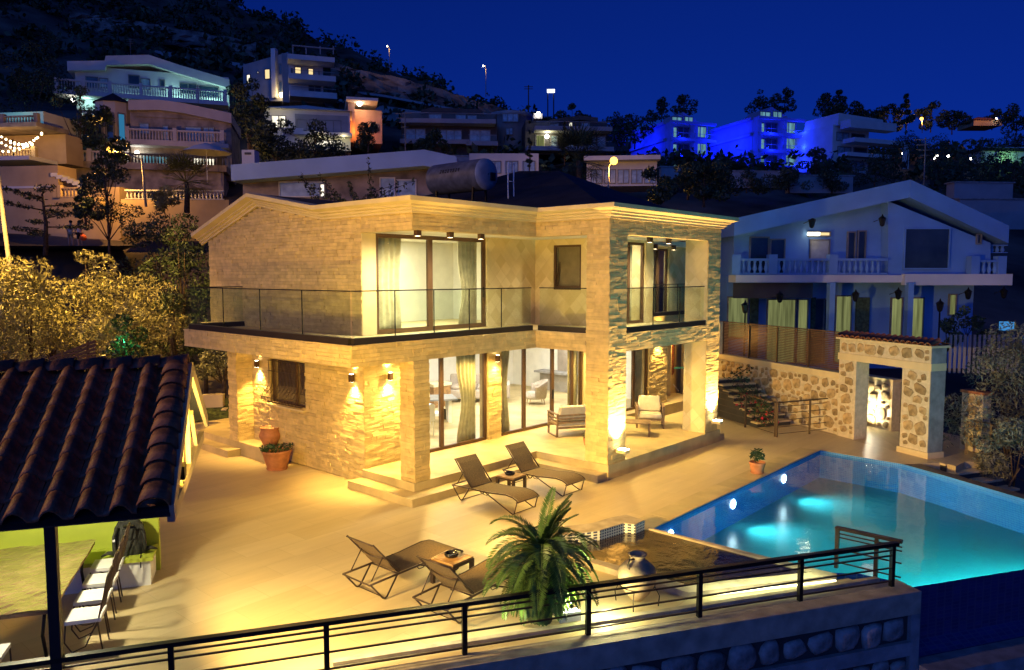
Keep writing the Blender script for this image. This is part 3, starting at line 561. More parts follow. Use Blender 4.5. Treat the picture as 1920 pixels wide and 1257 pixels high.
NRW = 9; TL = LEN / NRW; TW = .315; tm = mesh('roof_tile', tmesh(TW, TL), m_tile)
for r_ in range(NRW):
    for k in range(12):
        o = link('roof_tile', tm, GZ, (GX - .33 - TW * (k + .5), ER - .04 + r_ * TL * math.cos(SA), ZE + .012 + r_ * TL * math.sin(SA))); o.rotation_euler = (SA + R.uniform(-.012, .012), R.uniform(-.01, .01), R.uniform(-.012, .012))
vg = G(); n = 10
for y, rr_, dz in ((0, .155, .03), (TL * 1.15, .135, 0)): vg.v += [(rr_ * math.cos(math.pi * i / n) * 1.1, y, rr_ * .85 * math.sin(math.pi * i / n) + dz) for i in range(n + 1)]
vg.f = [(i, i + 1, n + 2 + i, n + 1 + i) for i in range(n)]; b = len(vg.v); vg.v += [(x * .8, 0.01, z * .8) for x, y, z in vg.v[:n + 1]]; vg.f += [(b + i, b + i + 1, i + 1, i) for i in range(n)] + [tuple(range(b, b + n + 1))]; vg.sm = True
vm = mesh('verge_tile', vg, m_tile)
for r_ in range(NRW):
    o = link('verge_tile', vm, GZ, (GX - .17, ER - .03 + r_ * TL * math.cos(SA), ZE + .03 + r_ * TL * math.sin(SA))); o.rotation_euler = (SA, 0, R.uniform(-.03, .03))
for k in range(13):
    o = link('ridge_tile', vm, GZ, (GX - .02 - k * .34, RR_, ZR + .03)); o.rotation_euler = (0, 0, rad(90))
m_beam = M('cream_beam', (.52, .42, .27), .6, .08, 3)
def gpart(nm, g, m=m_beam): return part(nm, g, m, GZ)
g = G(); g.box(-5, ER + .0, ZE - .075, GX - .02, ER + .04, ZE - .0); gpart('fascia', g, m_brown)
g = G(); g.bar((GX, ER, ZE - .03), (GX, RR_, ZR - .03), .05, .20); gpart('barge_board', g)
g = G(); g.bar((GX, RR_ + .06, ZR - .03), (GX, 4.5, ZE - .03), .05, .20); gpart('barge_board', g)
g = G(); g.box(GX - .10, -.3, 2.20, GX - .02, 4.2, 2.34); gpart('tie_beam', g)
g = G(); g.box(GX - .09, RR_ - .06, 2.345, GX - .03, RR_ + .06, ZR - .15); gpart('king_post', g)
for y in (.75, 3.05): g = G(); g.bar((GX - .06, y, 2.36), (GX - .06, (y + RR_) / 2 if y < RR_ else (y + RR_) / 2, 2.36 + (ZR - 2.6) * .55), .05, .07); gpart('brace', g)
g = G(); g.vprism([(0, 0), (1, 0), (1, .01), (0, .01)], 0, .01)
g = G(); g.box(-.055, -.055, 0, .055, .055, 2.26); gpart('post', g, M('dark_post', (.014, .012, .011), .5))
for x, y in ((-4.6, 0), (-4.6, 4.0)): g = G(); g.box(x - .05, y - .05, 0, x + .05, y + .05, 2.26); gpart('post', g, m_brown)
g = G(); g.box(-5, -.06, 2.262, 1.0, .06, ZE + .1); gpart('eave_beam', g, m_brown)
g = G(); g.box(-5, 4.32, 0, .52, 4.46, 2.36); gpart('back_wall', g, m_green)
BE = T('bench', 'built in bench with pale front and lime green seat under the gazebo', 'bench', gzw(-2, 3.98, 0), ang)
g = G(); g.box(-2.6, -.29, 0, 2.46, .33, .40); part('bench_base', g, m_white, BE)
g = G(); g.box(-2.6, -.33, .402, 2.50, .338, .46); part('seat', g, m_green, BE)
lamp('SPOT', gzw(1.40, .6, 2.45), 8500, (1, .60, .12), (3.4, -2.5, -.25), .1, 42, 1); lamp('POINT', (-21, 3.5, 7.5), 2300, (1, .58, .13), None, .15); lamp('POINT', gzw(-.75, 2.2, 2.35), 300, (1, .88, .56), None, .09)  # far left point lamp is added warm fill, unseen and without a fixture
g = G(); g.sphere((0, 0, 0), .07, 8); g.tube([(0, 0, .07), (0, 0, 1.1)], .008, 5); PL = T('pendant_lamp', 'small glowing pendant lamp hanging under the gazebo roof', 'lamp', gzw(-.75, 2.2, 2.50)); part('bulb', g, m_whitep, PL)
lamp('SPOT', gzw(1.40, .6, 2.5), 1000, (1, .66, .22), gzw(6.5, 2.2, 1.6), .12, 165, .35); lamp('SPOT', gzw(1.40, .55, 2.55), 2700, (1, .62, .08), (-2.4, 4.6, 4.6), .55, 88, .7)
FLD = T('flood_light', 'flood light on the gable beam of the gazebo', 'lamp', gzw(1.22, .58, 2.55), ang); g = G(); g.box(-.08, -.12, -.08, .10, .12, .08); part('housing', g, m_dark, FLD)
# dining table, chairs, backpack
TB = T('dining_table', 'long dining table under a crinkled clear plastic cover in the gazebo', 'table', gzw(-.98, 2.55, 0), ang)
g = G(); nx, ny = 14, 26
for j in range(ny + 1):
    for i in range(nx + 1): g.v.append((-.66 + 1.32 * i / nx, -1.31 + 2.62 * j / ny, .77 + R.uniform(-.005, .005) + .006 * math.sin(i * 1.3 + j * .9)))
g.f = [(j * (nx + 1) + i, j * (nx + 1) + i + 1, (j + 1) * (nx + 1) + i + 1, (j + 1) * (nx + 1) + i) for j in range(ny) for i in range(nx)]; part('plastic_cover', g, m_plast, TB)
g = G(); g.box(-.64, -1.29, .70, .64, 1.29, .755); part('tabletop', g, m_wood, TB)
for x in (-.52, .52):
    for y in (-1.1, 1.1): g = G(); g.tube([(x, y, 0), (x * .92, y, .35), (x, y, .70)], .022, 6); part('leg', g, m_dark, TB)
def iron_chair():
    t = T('iron_chair', 'x', 'chair', (0, 0, 0), 0, 'wrought iron chairs at the gazebo table')
    g = G(); g.box(-.21, -.21, .43, .21, .21, .48); part('seat_cushion', g, m_whitep, t)
    for y in (-.2, .2):
        g = G(); g.tube([(.22, y, 0), (.17, y, .42), (.25, y, .75), (.30, y, 1.0)], .011, 6); part('back_post', g, m_bronze, t)
        g = G(); g.tube([(-.2, y, .43), (-.22, y, .2), (-.14, y, .06), (.02, y, .12), (.10, y, .3), (.18, y, .42)], .010, 6); part('leg', g, m_bronze, t)
    g = G(); g.tube([(.30, -.2, 1.0), (.315, -.1, 1.05), (.32, 0, 1.07), (.315, .1, 1.05), (.30, .2, 1.0)], .012, 6); part('top_rail', g, m_bronze, t)
    for y in (-.12, -.04, .04, .12): g = G(); g.tube([(.19, y, .5), (.24, y * 1.2, .72), (.305, y, 1.03)], .007, 5); part('spindle', g, m_bronze, t)
    g = G(); g.tube([(-.2 + .4 * i / 8, 0, .42 - .10 * math.sin(math.pi * i / 8)) for i in range(9)], .008, 5); part('stretcher', g, m_bronze, t); return t
ch = iron_chair(); spots = [(-.12, 3.55, 0, 'iron chair nearest the backpack and bench'), (-.10, 2.92, 0, 'iron chair second from the bench along the table'), (-.08, 2.30, 0, 'iron chair third from the bench along the table'), (-.05, 1.68, 0, 'iron chair nearest the gazebo post on the long side of the table'), (-.95, .85, -90, 'iron chair at the near end of the plastic covered table')]
for i, (a, b_, rz, lab) in enumerate(spots):
    p = gzw(a, b_, 0)
    if i == 0: ch.location = p; ch.rotation_euler = (0, 0, ang + rad(rz)); ch['label'] = lab
    else: dup(ch, p, ang + rad(rz), lab)
BP = T('backpack', 'bulky black backpack sitting on the lime green bench', 'backpack', gzw(.13, 3.98, .462), ang + rad(8))
g = G(); rings = [(-.0, .23, .15), (.08, .25, .17), (.25, .24, .165), (.42, .21, .14), (.52, .15, .10), (.55, .06, .04)]; n = 14
for z, a, b_ in rings: g.v += [(math.copysign(abs(math.cos(2 * math.pi * i / n)) ** .6, math.cos(2 * math.pi * i / n)) * a, math.copysign(abs(math.sin(2 * math.pi * i / n)) ** .6, math.sin(2 * math.pi * i / n)) * b_ + z * .12, z) for i in range(n)]
g.f = [(j * n + i, j * n + (i + 1) % n, (j + 1) * n + (i + 1) % n, (j + 1) * n + i) for j in range(5) for i in range(n)] + [tuple(range(5 * n, 6 * n))]; g.sm = True; part('bag_body', g, m_pack, BP)
g = G(); g.box(-.10, -.16, .27, .09, -.115, .43); part('front_pocket', g, m_pack, BP)
g = G(); g.box(-.08, -.145, .46, .06, -.09, .485); part('flap_strap', g, m_dark, BP)
for sx in (-1, 1):
    g = G(); g.tube([(sx * .17, -.08, .46), (sx * .215, -.17, .34), (sx * .22, -.20, .16), (sx * .20, -.19, .03)], .028, 6); part('shoulder_strap', g, m_pack, BP)
    g = G(); g.tube([(sx * .20, -.12, .05), (sx * .30, -.14, .09), (sx * .40, -.12, .04)], .05, 7, .015); part('hip_belt', g, m_pack, BP)
    g = G(); g.tube([(sx * .16, -.2, .03), (sx * .15, -.345, .0), (sx * .15, -.36, -.15)], .008, 4); part('strap_tail', g, m_dark, BP)
g = G(); g.box(-.235, -.225, .28, -.20, -.195, .31); part('buckle', g, m_whitep, BP)

# ================================================================== LOUNGERS AND SIDE TABLES
def lounger():
    t = T('sun_lounger', 'x', 'sun lounger', (0, 0, 0), 0, 'sun loungers on the patio'); W_ = .33
    pr = [(.0, .29), (.06, .335), (.16, .375), (.34, .395), (.55, .375), (.85, .345), (1.38, .33)]
    g = G(); g.v = [(x, y, z) for y, z in pr for x in (-W_ + .02, W_ - .02)]; g.f = [(2 * i, 2 * i + 1, 2 * i + 3, 2 * i + 2) for i in range(len(pr) - 1)]; g.sm = True; part('seat_sling', g, m_sling, t)
    ca, sa = math.cos(rad(47)), math.sin(rad(47)); B0 = Vector((0, 1.36, .35)); bp_ = lambda x, s, d=0: (x, B0.y + s * ca + d * sa, B0.z + s * sa - d * ca)
    g = G(); ks = [(.0, .03), (.18, .035), (.42, .0), (.6, -.01), (.74, -.0)]; g.v = [bp_(x, s, d) for s, d in ks for x in (-W_ + .03, W_ - .03)]; g.f = [(2 * i, 2 * i + 1, 2 * i + 3, 2 * i + 2) for i in range(4)]; part('back_sling', g, m_sling, t)
    for x in (-W_, W_):
        g = G(); g.tube([(x, y, z - .012) for y, z in pr] + [(x, 1.95, .30)], .016, 6); part('side_rail', g, m_bronze, t)
        g = G(); g.tube([bp_(x * .97, 0), bp_(x * .97, .30, .01), bp_(x * .97, .74)], .014, 6); part('back_rail', g, m_bronze, t)
        g = G(); g.tube([(x, 1.93, .30), (x, 1.70, .03), (x, 1.66, .016), (x, 1.62, .03), (x, 1.40, .33)], .014, 6); part('leg', g, m_bronze, t)
        g = G(); g.tube([(x, .03, .30), (x, .11, .03), (x, .15, .016), (x, .20, .03), (x, .98, .34)], .014, 6); part('leg', g, m_bronze, t)
        g = G(); g.tube([bp_(x * .8, .40), (x * .8, 1.86, .32)], .010, 5); part('back_prop', g, m_bronze, t)
        g = G(); g.tube([(x, .80, .34), (x, .88, .27), (x, .97, .27), (x, 1.02, .33)], .008, 5); part('rail_hook', g, m_bronze, t)
    for y, z in ((.0, .29), (.06, .27), (1.95, .30), (1.38, .31)):
        g = G(); g.tube([(-W_, y, z), (W_, y, z)], .013, 6); part('cross_bar', g, m_bronze, t)
    for s in (.0, .38, .74):
        g = G(); g.tube([bp_(-W_ * .97, s, .012), bp_(0, s, .05 if s == .38 else .012), bp_(W_ * .97, s, .012)], .013, 6); part('back_bar', g, m_bronze, t)
    for y in (.15, 1.66):
        g = G(); g.tube([(-W_, y, .018), (W_, y, .018)], .008, 5); part('foot_bar', g, m_bronze, t)
    return t
lg = lounger()
for i, (x, y, rz, lab) in enumerate(((-3.22, -.26, 0, 'brown sling lounger left of the small table by the terrace steps'), (-1.52, -.22, 0, 'brown sling lounger right of the small table near the corner column'), (-6.22, -1.03, 90, 'brown sling lounger standing free in the middle of the near patio'), (-6.05, -2.42, 92, 'brown sling lounger partly hidden behind the cycad palm'))):
    if i == 0: lg.location = (x, y, 0); lg.rotation_euler = (0, 0, rad(rz)); lg['label'] = lab
    else: dup(lg, (x, y, 0), rad(rz), lab)
def side_table():
    t = T('side_table', 'x', 'table', (0, 0, 0), 0, 'small square tables between the loungers')
    for k in range(4): g = G(); g.box(-.24, -.24 + k * .12, .385, .24, -.125 + k * .12, .41); part('slat', g, m_wood, t)
    g = G(); g.box(-.25, -.25, .34, .25, .25, .383); part('frame', g, m_bronze, t)
    for x in (-.22, .22):
        for y in (-.22, .22): g = G(); g.box(x - .03, y - .03, 0, x + .03, y + .03, .339); part('leg', g, m_bronze, t)
    return t
st = side_table(); st.location = (-2.36, 1.0, 0); st.rotation_euler = (0, 0, rad(6)); st['label'] = 'small square table between the two loungers by the terrace steps'
dup(st, (-6.75, -1.66, 0), rad(3), 'small square wooden table between the two loungers near the palm')
def ashtray(p, lab):
    g = G(); g.lathe([(.001, .012), (.085, .014), (.095, .04), (.10, .062), (.112, .06), (.118, .03), (.10, .0), (.001, 0)], (0, 0, 0), 20); o = part('ashtray', g, m_black, None, p); tag(o, lab, 'ashtray', 'black ashtrays on the small tables')
ashtray((-2.38, 1.02, .412), 'round black ashtray on the small table by the terrace steps'); ashtray((-6.73, -1.62, .412), 'round black ashtray on the small table near the palm')

# ================================================================== TERRACE FURNITURE
def slat_armchair(lab, loc, rz, w_=.78, group='slatted armchairs on the terrace'):
    t = T('garden_armchair', lab, 'armchair', loc, rad(rz), group)
    for sx in (-1, 1):
        x = sx * w_ / 2
        for y0, y1, tilt in ((-.36, -.36, 0), (.30, .36, .06)):
            g = G(); g.bar((x, y0, .02), (x, y1 - tilt * .3, .64), .05, .05, (0, 1, 0)); part('leg', g, m_woodd, t)
        g = G(); g.bar((x, -.39, .655), (x, .38, .66), .065, .03); part('arm', g, m_woodd, t)
        for z in (.36, .45, .54): g = G(); g.bar((x, -.34, z), (x, .33, z), .022, .05); part('slat', g, m_woodd, t)
        g = G(); g.bar((x, -.37, .02), (x, .31, .02), .045, .03); part('runner', g, m_woodd, t)
    for y in (-.35, .33): g = G(); g.bar((-w_ / 2, y, .27), (w_ / 2, y, .27), .04, .06); part('seat_rail', g, m_woodd, t)
    for z in (.42, .52, .62): g = G(); g.bar((-w_ / 2, .36, z), (w_ / 2, .36, z), .022, .05); part('back_slat', g, m_woodd, t)
    g = G(); b_ = .035; g.hexa([(-w_ / 2 + .04, -.36, .30), (w_ / 2 - .04, -.36, .30), (w_ / 2 - .04, .30, .30), (-w_ / 2 + .04, .30, .30), (-w_ / 2 + .05, -.34, .44), (w_ / 2 - .05, -.34, .44), (w_ / 2 - .05, .30, .43), (-w_ / 2 + .05, .30, .43)]); c = part('seat_cushion', g, m_cush, t)
    g = G(); g.hexa([(-w_ / 2 + .05, .12, .44), (w_ / 2 - .05, .12, .44), (w_ / 2 - .05, .30, .44), (-w_ / 2 + .05, .30, .44), (-w_ / 2 + .07, .26, .90), (w_ / 2 - .07, .26, .90), (w_ / 2 - .07, .40, .88), (-w_ / 2 + .07, .40, .88)]); d = part('back_cushion', g, m_cush, t)
    for o in (c, d): bm_ = o.modifiers.new('bevel', 'BEVEL'); bm_.width = .045; bm_.segments = 3
    return t
slat_armchair('slatted wooden armchair with cream cushions right of the corner column', (4.75, 1.75, ZP), -55)
slat_armchair('slatted wooden garden sofa with beige cushions left of the corner column', (2.35, 2.75, ZP), 150, 1.35, 'slatted armchairs on the terrace')
CT = T('coffee_table', 'low slatted wooden coffee table in front of the cream armchair', 'table', (3.45, 1.45, ZP), rad(-60))
for k in range(6): g = G(); g.box(-.45, -.30 + k * .1, .36, .45, -.205 + k * .1, .385); part('slat', g, m_woodd, CT)
for sx in (-1, 1):
    for sy in (-1, 1): g = G(); g.box(sx * .42 - .025, sy * .27 - .025, 0, sx * .42 + .025, sy * .27 + .025, .355); part('leg', g, m_woodd, CT)
    g = G(); g.box(sx * .42 - .02, -.24, .0, sx * .42 + .02, .24, .04); part('runner', g, m_woodd, CT)

# ================================================================== POTS AND PLANTS
def pot(name, lab, cat, loc, prof, mat=m_terra, fol=None, saucer=None, grp=None):
    t = T(name, lab, cat, loc, 0, grp); g = G(); r0, zt = prof[-1]; g.lathe([(.001, 0)] + prof + [(r0 - .02, zt), (prof[-2][0] - .03, zt - .05), (.001, zt - .06)], (0, 0, 0), 22); part('pot', g, mat, t)
    if saucer: g = G(); g.lathe([(.001, -.001), (saucer, -.001), (saucer + .02, .035), (saucer, .035), (.001, .02)], (0, 0, 0), 20); part('saucer', g, mat, t)
    if fol: foliage('foliage', fol[0], fol[1], fol[2], fol[3], fol[4], t, fol[5])
    return t
pot('potted_plant', 'large terracotta pot with low green plant standing against the left wall', 'potted plant', (-4.75, 6.85, 0), [(.20, .0), (.24, .04), (.31, .25), (.36, .44), (.38, .46), (.38, .50)], m_terra, (260, [(0, 0, .55, .30, .10), (.2, -.1, .55, .22, .10), (-.22, .05, .56, .2, .1)], .11, .035, m_dkleaf2, 4), .25)
pot('terracotta_pot', 'empty terracotta pot on the raised platform by the left wall', 'pot', (-4.28, 7.95, ZP), [(.16, .0), (.19, .05), (.29, .26), (.285, .31), (.235, .44), (.26, .47), (.265, .50)])
pot('potted_plant', 'small terracotta pot with leafy plant beside the pool edge', 'potted plant', (2.95, -2.45, .012), [(.12, .0), (.14, .03), (.19, .22), (.20, .24), (.20, .28)], m_terra, (130, [(0, 0, .42, .20, .14), (.1, .05, .5, .15, .1), (-.1, 0, .47, .14, .1)], .13, .045, m_dkleaf2, 5), .15)
pot('potted_plant', 'tiny terracotta pot with pale spiky plant at the foot of the garden sofa', 'potted plant', (1.42, 1.62, ZP), [(.09, .0), (.10, .03), (.125, .17), (.13, .2)], m_terra, (60, [(0, 0, .30, .13, .12)], .22, .025, m_olive2, 6))
AM = T('amphora', 'tall pale clay amphora leaning in an iron stand behind the railing', 'amphora', (-5.45, -4.30, 0)); AM.scale = (.88, .88, .80)
g = G(); g.lathe([(.001, .06), (.10, .08), (.22, .24), (.31, .42), (.335, .56), (.30, .70), (.20, .80), (.125, .845), (.115, .90), (.15, .93), (.16, .955), (.125, .955), (.10, .90), (.09, .84)], (0, 0, 0), 28); part('body', g, m_amph, AM)
for s in (-1, 1): g = G(); g.tube([(s * .11, 0, .88), (s * .21, .02, .90), (s * .27, .02, .82), (s * .25, 0, .74)], .022, 7); part('handle', g, m_bark if s < 0 else m_amph, AM)
g = G(); g.tube([(.30 * math.cos(a), .30 * math.sin(a), .36) for a in [i * math.pi / 10 for i in range(21)]], .009, 5)
for k in range(4): a = k * math.pi / 2 + .4; g.tube([(.30 * math.cos(a), .30 * math.sin(a), .36), (.38 * math.cos(a), .38 * math.sin(a), .2), (.36 * math.cos(a), .36 * math.sin(a), 0)], .009, 5)
part('stand', g, m_dark, AM)
# cycad: rosette of arching feathered fronds on a short trunk
def frond(g, base, az, el, L, droop, nl=34, wl=.16, lw=.014, rg=R):
    pts = []; p = Vector(base); d = Vector((math.cos(az) * math.cos(el), math.sin(az) * math.cos(el), math.sin(el))); st_ = L / 12
    for i in range(13): pts.append(p.copy()); p = p + d * st_; d = (d + Vector((0, 0, -droop * st_ * (1 + i * .12)))).normalized()
    g.tube(pts, .012, 4, .003, False); side0 = Vector((-math.sin(az), math.cos(az), 0))
    for k in range(nl):
        t_ = .10 + .9 * k / nl; f = t_ * 12; i = min(int(f), 11); q = pts[i].lerp(pts[i + 1], f - i); d = (pts[i + 1] - pts[i]).normalized(); upv = side0.cross(d) * -1
        ll = wl * (math.sin(math.pi * min(1, .12 + .88 * t_)) ** .6 + .1)
        for s in (-1, 1):
            v = (side0 * s * .86 + d * .5 + upv * .22 + Vector((0, 0, -.15 * rg.random()))).normalized() * ll; b = d * lw * .5; q2 = q + v; m_ = q + v * .5
            g.add([q - b, m_ - b * 1.1 + upv * .008, q2, m_ + b * 1.1 + upv * .008], [(0, 1, 2, 3)])
    return g
CY = T('cycad_palm', 'bushy green cycad palm lit from below behind the front railing', 'palm', (-6.85, -3.60, 0)); rg = random.Random(11)
g = G(); g.tube([(0, 0, -.05), (.02, 0, .5), (0, .02, 1.02)], .15, 10, .12); part('trunk', g, m_bark, CY)
for i in range(96):
    u = i / 96; az = i * 2.39996 + rg.uniform(-.2, .2); el = rad(64 - 132 * u ** .8 + rg.uniform(-8, 8)) if i > 5 else rad(rg.uniform(52, 82)); L = rg.uniform(.85, 1.1) * (1.0 if u < .6 else .86) * (.84 if i < 6 else 1); az = az if i >= 6 else -YAW + rg.uniform(-.9, .6)
    g = G(); frond(g, (0, 0, 1.08 - .25 * u), az, max(el, rad(-52)), L, rg.uniform(.9, 1.5) if i > 5 else .5, 36, .17, .026, rg); g.sm = False; part('frond', g, m_leafy if rg.random() < .16 and u > .5 else m_leaf, CY)
LB = T('flood_light', 'white flood light box shining up into the cycad palm', 'lamp', (-6.62, -3.92, 0), ang); g = G(); g.box(-.16, -.05, .02, .16, .05, .16); part('housing', g, m_whitep, LB)
g = G(); g.box(-.14, -.045, .162, .14, .045, .17); part('lens', g, emit('flood_lens', (.95, 1, .8), 8), LB)
lamp('SPOT', (-6.62, -3.95, .22), 520, (.85, 1, .35), (-6.9, -3.5, 1.4), .08, 150, .6)
lamp('POINT', (-6.2, -4.25, .35), 45, (1, .95, .5), None, .08); lamp('AREA', (-8.6, -3.0, .30), 13, (.95, 1, .62), (-8.4, -2.6, 0), 3.6, sy=.1)
# ================================================================== STONE ARCH AND BOUNDARY WALL ON THE RIGHT
wd_ = Vector((.455, .891)); AO = Vector((7.60, -4.90)); AA = math.atan2(wd_.y, wd_.x)             # local x runs along the wall away from the pool, local y to its far side is -; face toward the patio is +y
def aw(s, n=0., z=0.): p = AO + wd_ * s + Vector((-wd_.y, wd_.x)) * n; return (p.x, p.y, z)
def rubble(parent, face_rects, y, rg, mat, d=.05, cell=.30, flip=1, rot=None):
    """irregular stones bedded in mortar: dart-throwing of lumpy slabs of mixed sizes over the given rectangles"""
    for x0, x1, z0, z1 in face_rects:
        placed = []; dg = .012
        for r_, tries in ((.19, 60), (.145, 260), (.105, 620), (.075, 800)):
            for _ in range(int(tries * (x1 - x0) * (z1 - z0) / 3) + 6):
                a, b = r_ * rg.uniform(.8, 1.25), r_ * rg.uniform(.7, 1.1)
                if x1 - x0 < 2 * a + .05 or z1 - z0 < 2 * b + .05: continue
                x, z = rg.uniform(x0 + a + .02, x1 - a - .02), rg.uniform(z0 + b + .02, z1 - b - .02)
                if all(((x - p) / (a + pa + dg)) ** 2 + ((z - q) / (b + pb + dg)) ** 2 > 1 for p, q, pa, pb in placed):
                    placed.append((x, z, a, b))
                    o = part('stone', rock(2 * a, 2 * b, d * rg.uniform(.5, 1.), rg), mat, parent, (x, y, z)); o.rotation_euler = (0, rg.uniform(-.3, .3), math.pi if flip < 0 else 0)
AR = T('stone_archway', 'rubble stone gateway with pale lintel and red tile coping beyond the pool', 'archway', (AO.x, AO.y, 0), AA)
H1, H2 = 2.98, 2.36
g = G(); g.box(-.35, -.50, 0, .55, .0, H2); part('pillar', g, m_mortar, AR)
g = G(); g.box(2.18, -.50, 0, 2.85, .0, H2); part('pillar', g, m_mortar, AR)
g = G(); g.box(-.38, -.53, H2 + .002, 2.88, .03, H2 + .20); part('lintel', g, m_mold, AR)
g = G(); g.box(-.35, -.50, H2 + .202, 2.85, .0, H1); part('upper_wall', g, m_mortar, AR)
g = G(); g.box(-.40, -.55, 0, .60, .05, .16); part('plinth', g, m_mold, AR)
g = G(); g.box(-.37, -.52, .162, -.352, .02, H1); part('side_render', g, m_conc, AR)
rg = random.Random(21)
rubble(AR, [(-.33, .53, .2, H2), (2.20, 2.83, .1, H2), (-.33, 2.83, H2 + .22, H1 - .02)], .005, rg, m_rubble, .035, flip=-1)
g = G(); g.box(-.42, -.60, H1 + .002, 2.92, .10, H1 + .06); part('coping', g, m_mold, AR)
cg = G(); n = 8
for y, r_ in ((.13, .095), (-.26, .08)): cg.v += [(r_ * math.cos(math.pi * i / n), y, r_ * .9 * math.sin(math.pi * i / n) + (.12 if y < 0 else .0)) for i in range(n + 1)]
cg.f = [(i, i + 1, n + 2 + i, n + 1 + i)[::-1] for i in range(n)]; b = len(cg.v); cg.v += [(x * .78, .128, z * .78) for x, y, z in cg.v[:n + 1]]; cg.f += [(b + i, b + i + 1, i + 1, i) for i in range(n)]; cg.sm = True
cm = mesh('coping_tile', cg, m_tiler)
for k in range(17): link('coping_tile', cm, AR, (-.32 + k * .198, 0, H1 + .07)); 
g = G(); g.add([(-.45, .02, H1 + .075), (2.95, .02, H1 + .075), (2.95, -.26, H1 + .17), (-.45, -.26, H1 + .17), (2.95, -.62, H1 + .09), (-.45, -.62, H1 + .09)], [(0, 1, 2, 3), (3, 2, 4, 5)]); part('tile_bed', g, m_tiler, AR)
# niche wall standing behind the gateway, lit by a floor lamp
NW = T('garden_wall', 'low rubble stone wall behind the gateway brightly lit by a ground lamp', 'wall', aw(2.80, -2.05), AA)
g = G(); g.box(-.1, -.35, -.2, 3.2, 0, 1.56); part('mortar_core', g, m_mortar, NW); g = G(); g.box(-.13, -.38, 1.562, 3.2, .03, 1.64); part('coping', g, m_mold, NW); rubble(NW, [(-.08, 3.1, .05, 1.54)], .005, rg, m_rubble, .09, flip=-1)
GL = T('ground_lamp', 'bright ground lamp in the gateway washing the stone wall', 'lamp', aw(3.35, -1.50)); g = G(); g.box(-.09, -.06, 0, .09, .06, .12); part('housing', g, m_dark, GL); g = G(); g.box(-.07, -.04, .121, .07, .04, .13); part('lens', g, emit('white_hot_lens', (1, .95, .8), 40), GL)
lamp('SPOT', aw(3.35, -1.65, .18), 150, (1, .90, .62), aw(3.35, -2.1, 1.2), .05, 150, .8); lamp('POINT', aw(3.35, -1.78, .75), 30, (1, .90, .62), None, .08)
WL = T('wall_light', 'small bright wall light on the rubble wall inside the gateway', 'lamp', aw(3.35, -1.98, .78)); g = G(); g.sphere((0, 0, 0), .07, 8); part('bulb', g, emit('bulb_hot', (1, .95, .82), 25), WL)
g = G(); fl = [aw(s, n)[:2] for s, n in ((-1.2, .0), (6.2, .2), (6.2, -2.1), (-.4, -2.1))]; g.prism(fl, -.3, .004); S('gateway_floor', g, m_patio_r)
# boundary wall with slat screen
BW = T('boundary_wall', 'long rubble stone boundary wall with smooth coping carrying the slat screen', 'wall', aw(2.87, -.1), AA)
g = G(); g.box(0, -.32, -.3, 8.6, .0, 1.74); part('mortar_core', g, m_mortar, BW); g = G(); g.box(0, -.36, 1.742, 6.0, .07, 1.93); part('coping', g, m_mold, BW)
g = G(); g.box(6.0, -.36, 1.744, 6.45, .05, 3.15); part('pier', g, m_mortar, BW); g = G(); g.box(6.45, -.32, 1.744, 8.6, 0, 3.0); part('high_wall', g, m_mortar, BW)
rubble(BW, [(.02, 6.0, .02, 1.74)], .005, rg, m_rubble, .035, flip=-1)
rubble(BW, [(6.02, 6.44, 1.8, 3.1)], .055, rg, m_rubble, .04, flip=-1); rubble(BW, [(6.46, 8.4, 1.1, 3.0)], .005, rg, m_rubble, .05, flip=-1)
SS = T('slat_screen', 'brown horizontal slat screen standing on the boundary wall', 'fence', aw(2.90, -.25, 1.932), AA)
for k in range(20): g = G(); g.box(.03, -.012, .05 + k * .057, 5.95, .012, .088 + k * .057); part('slat', g, m_brown, SS)
for x in (0, 1.49, 2.98, 4.47, 5.96): g = G(); g.box(x - .025, .013, 0, x + .025, .055, 1.20); part('post', g, m_brown, SS)
g = G(); g.box(-.03, -.03, 1.202, 5.99, .06, 1.24); part('top_rail', g, m_brown, SS)
# stairs climbing behind the small railing
ST = T('stone_stairs', 'short flight of cream stone stairs behind the small railing and red flowers', 'stairs', aw(4.7, .95), AA)
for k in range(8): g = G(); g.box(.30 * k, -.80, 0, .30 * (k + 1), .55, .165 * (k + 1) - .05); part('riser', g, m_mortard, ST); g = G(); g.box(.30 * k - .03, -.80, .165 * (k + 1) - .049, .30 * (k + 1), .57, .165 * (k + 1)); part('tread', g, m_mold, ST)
def railing(lab, pts, h, z0s, rods=5, grp='small railings on the right', mat=m_bronze):
    t = T('metal_railing', lab, 'railing', (pts[0][0], pts[0][1], 0), 0, grp); o = Vector((pts[0][0], pts[0][1]))
    P = [Vector((p[0] - o.x, p[1] - o.y, z)) for p, z in zip(pts, z0s)]
    for i, p in enumerate(P):
        g = G(); g.box(p.x - .025, p.y - .025, p.z - .02, p.x + .025, p.y + .025, p.z + h - .03); part('post', g, mat, t)
    for a, b in zip(P, P[1:]):
        g = G(); g.bar(a + Vector((0, 0, h - .015)), b + Vector((0, 0, h - .015)), .05, .03); part('top_rail', g, mat, t)
        for k in range(rods): z = .10 + (h - .25) * k / (rods - 1); g = G(); g.bar(a + Vector((0, 0, z)), b + Vector((0, 0, z)), .016); part('rod', g, mat, t)
    return t
railing('bronze railing beside the stone stairs left of the gateway', [(7.41, -1.09), (8.55, -1.65), (9.6, -2.1)], 1.08, (0, 0, 0)); railing('bronze railing in front of the red flowers near the right column', [(9.0, 1.66), (8.2, .28), (7.44, -1.02)], 1.08, (0, 0, 0))
SD = T('stone_steps', 'cream stone steps going down on the right of the pool', 'stairs', aw(-.55, -.1), AA)
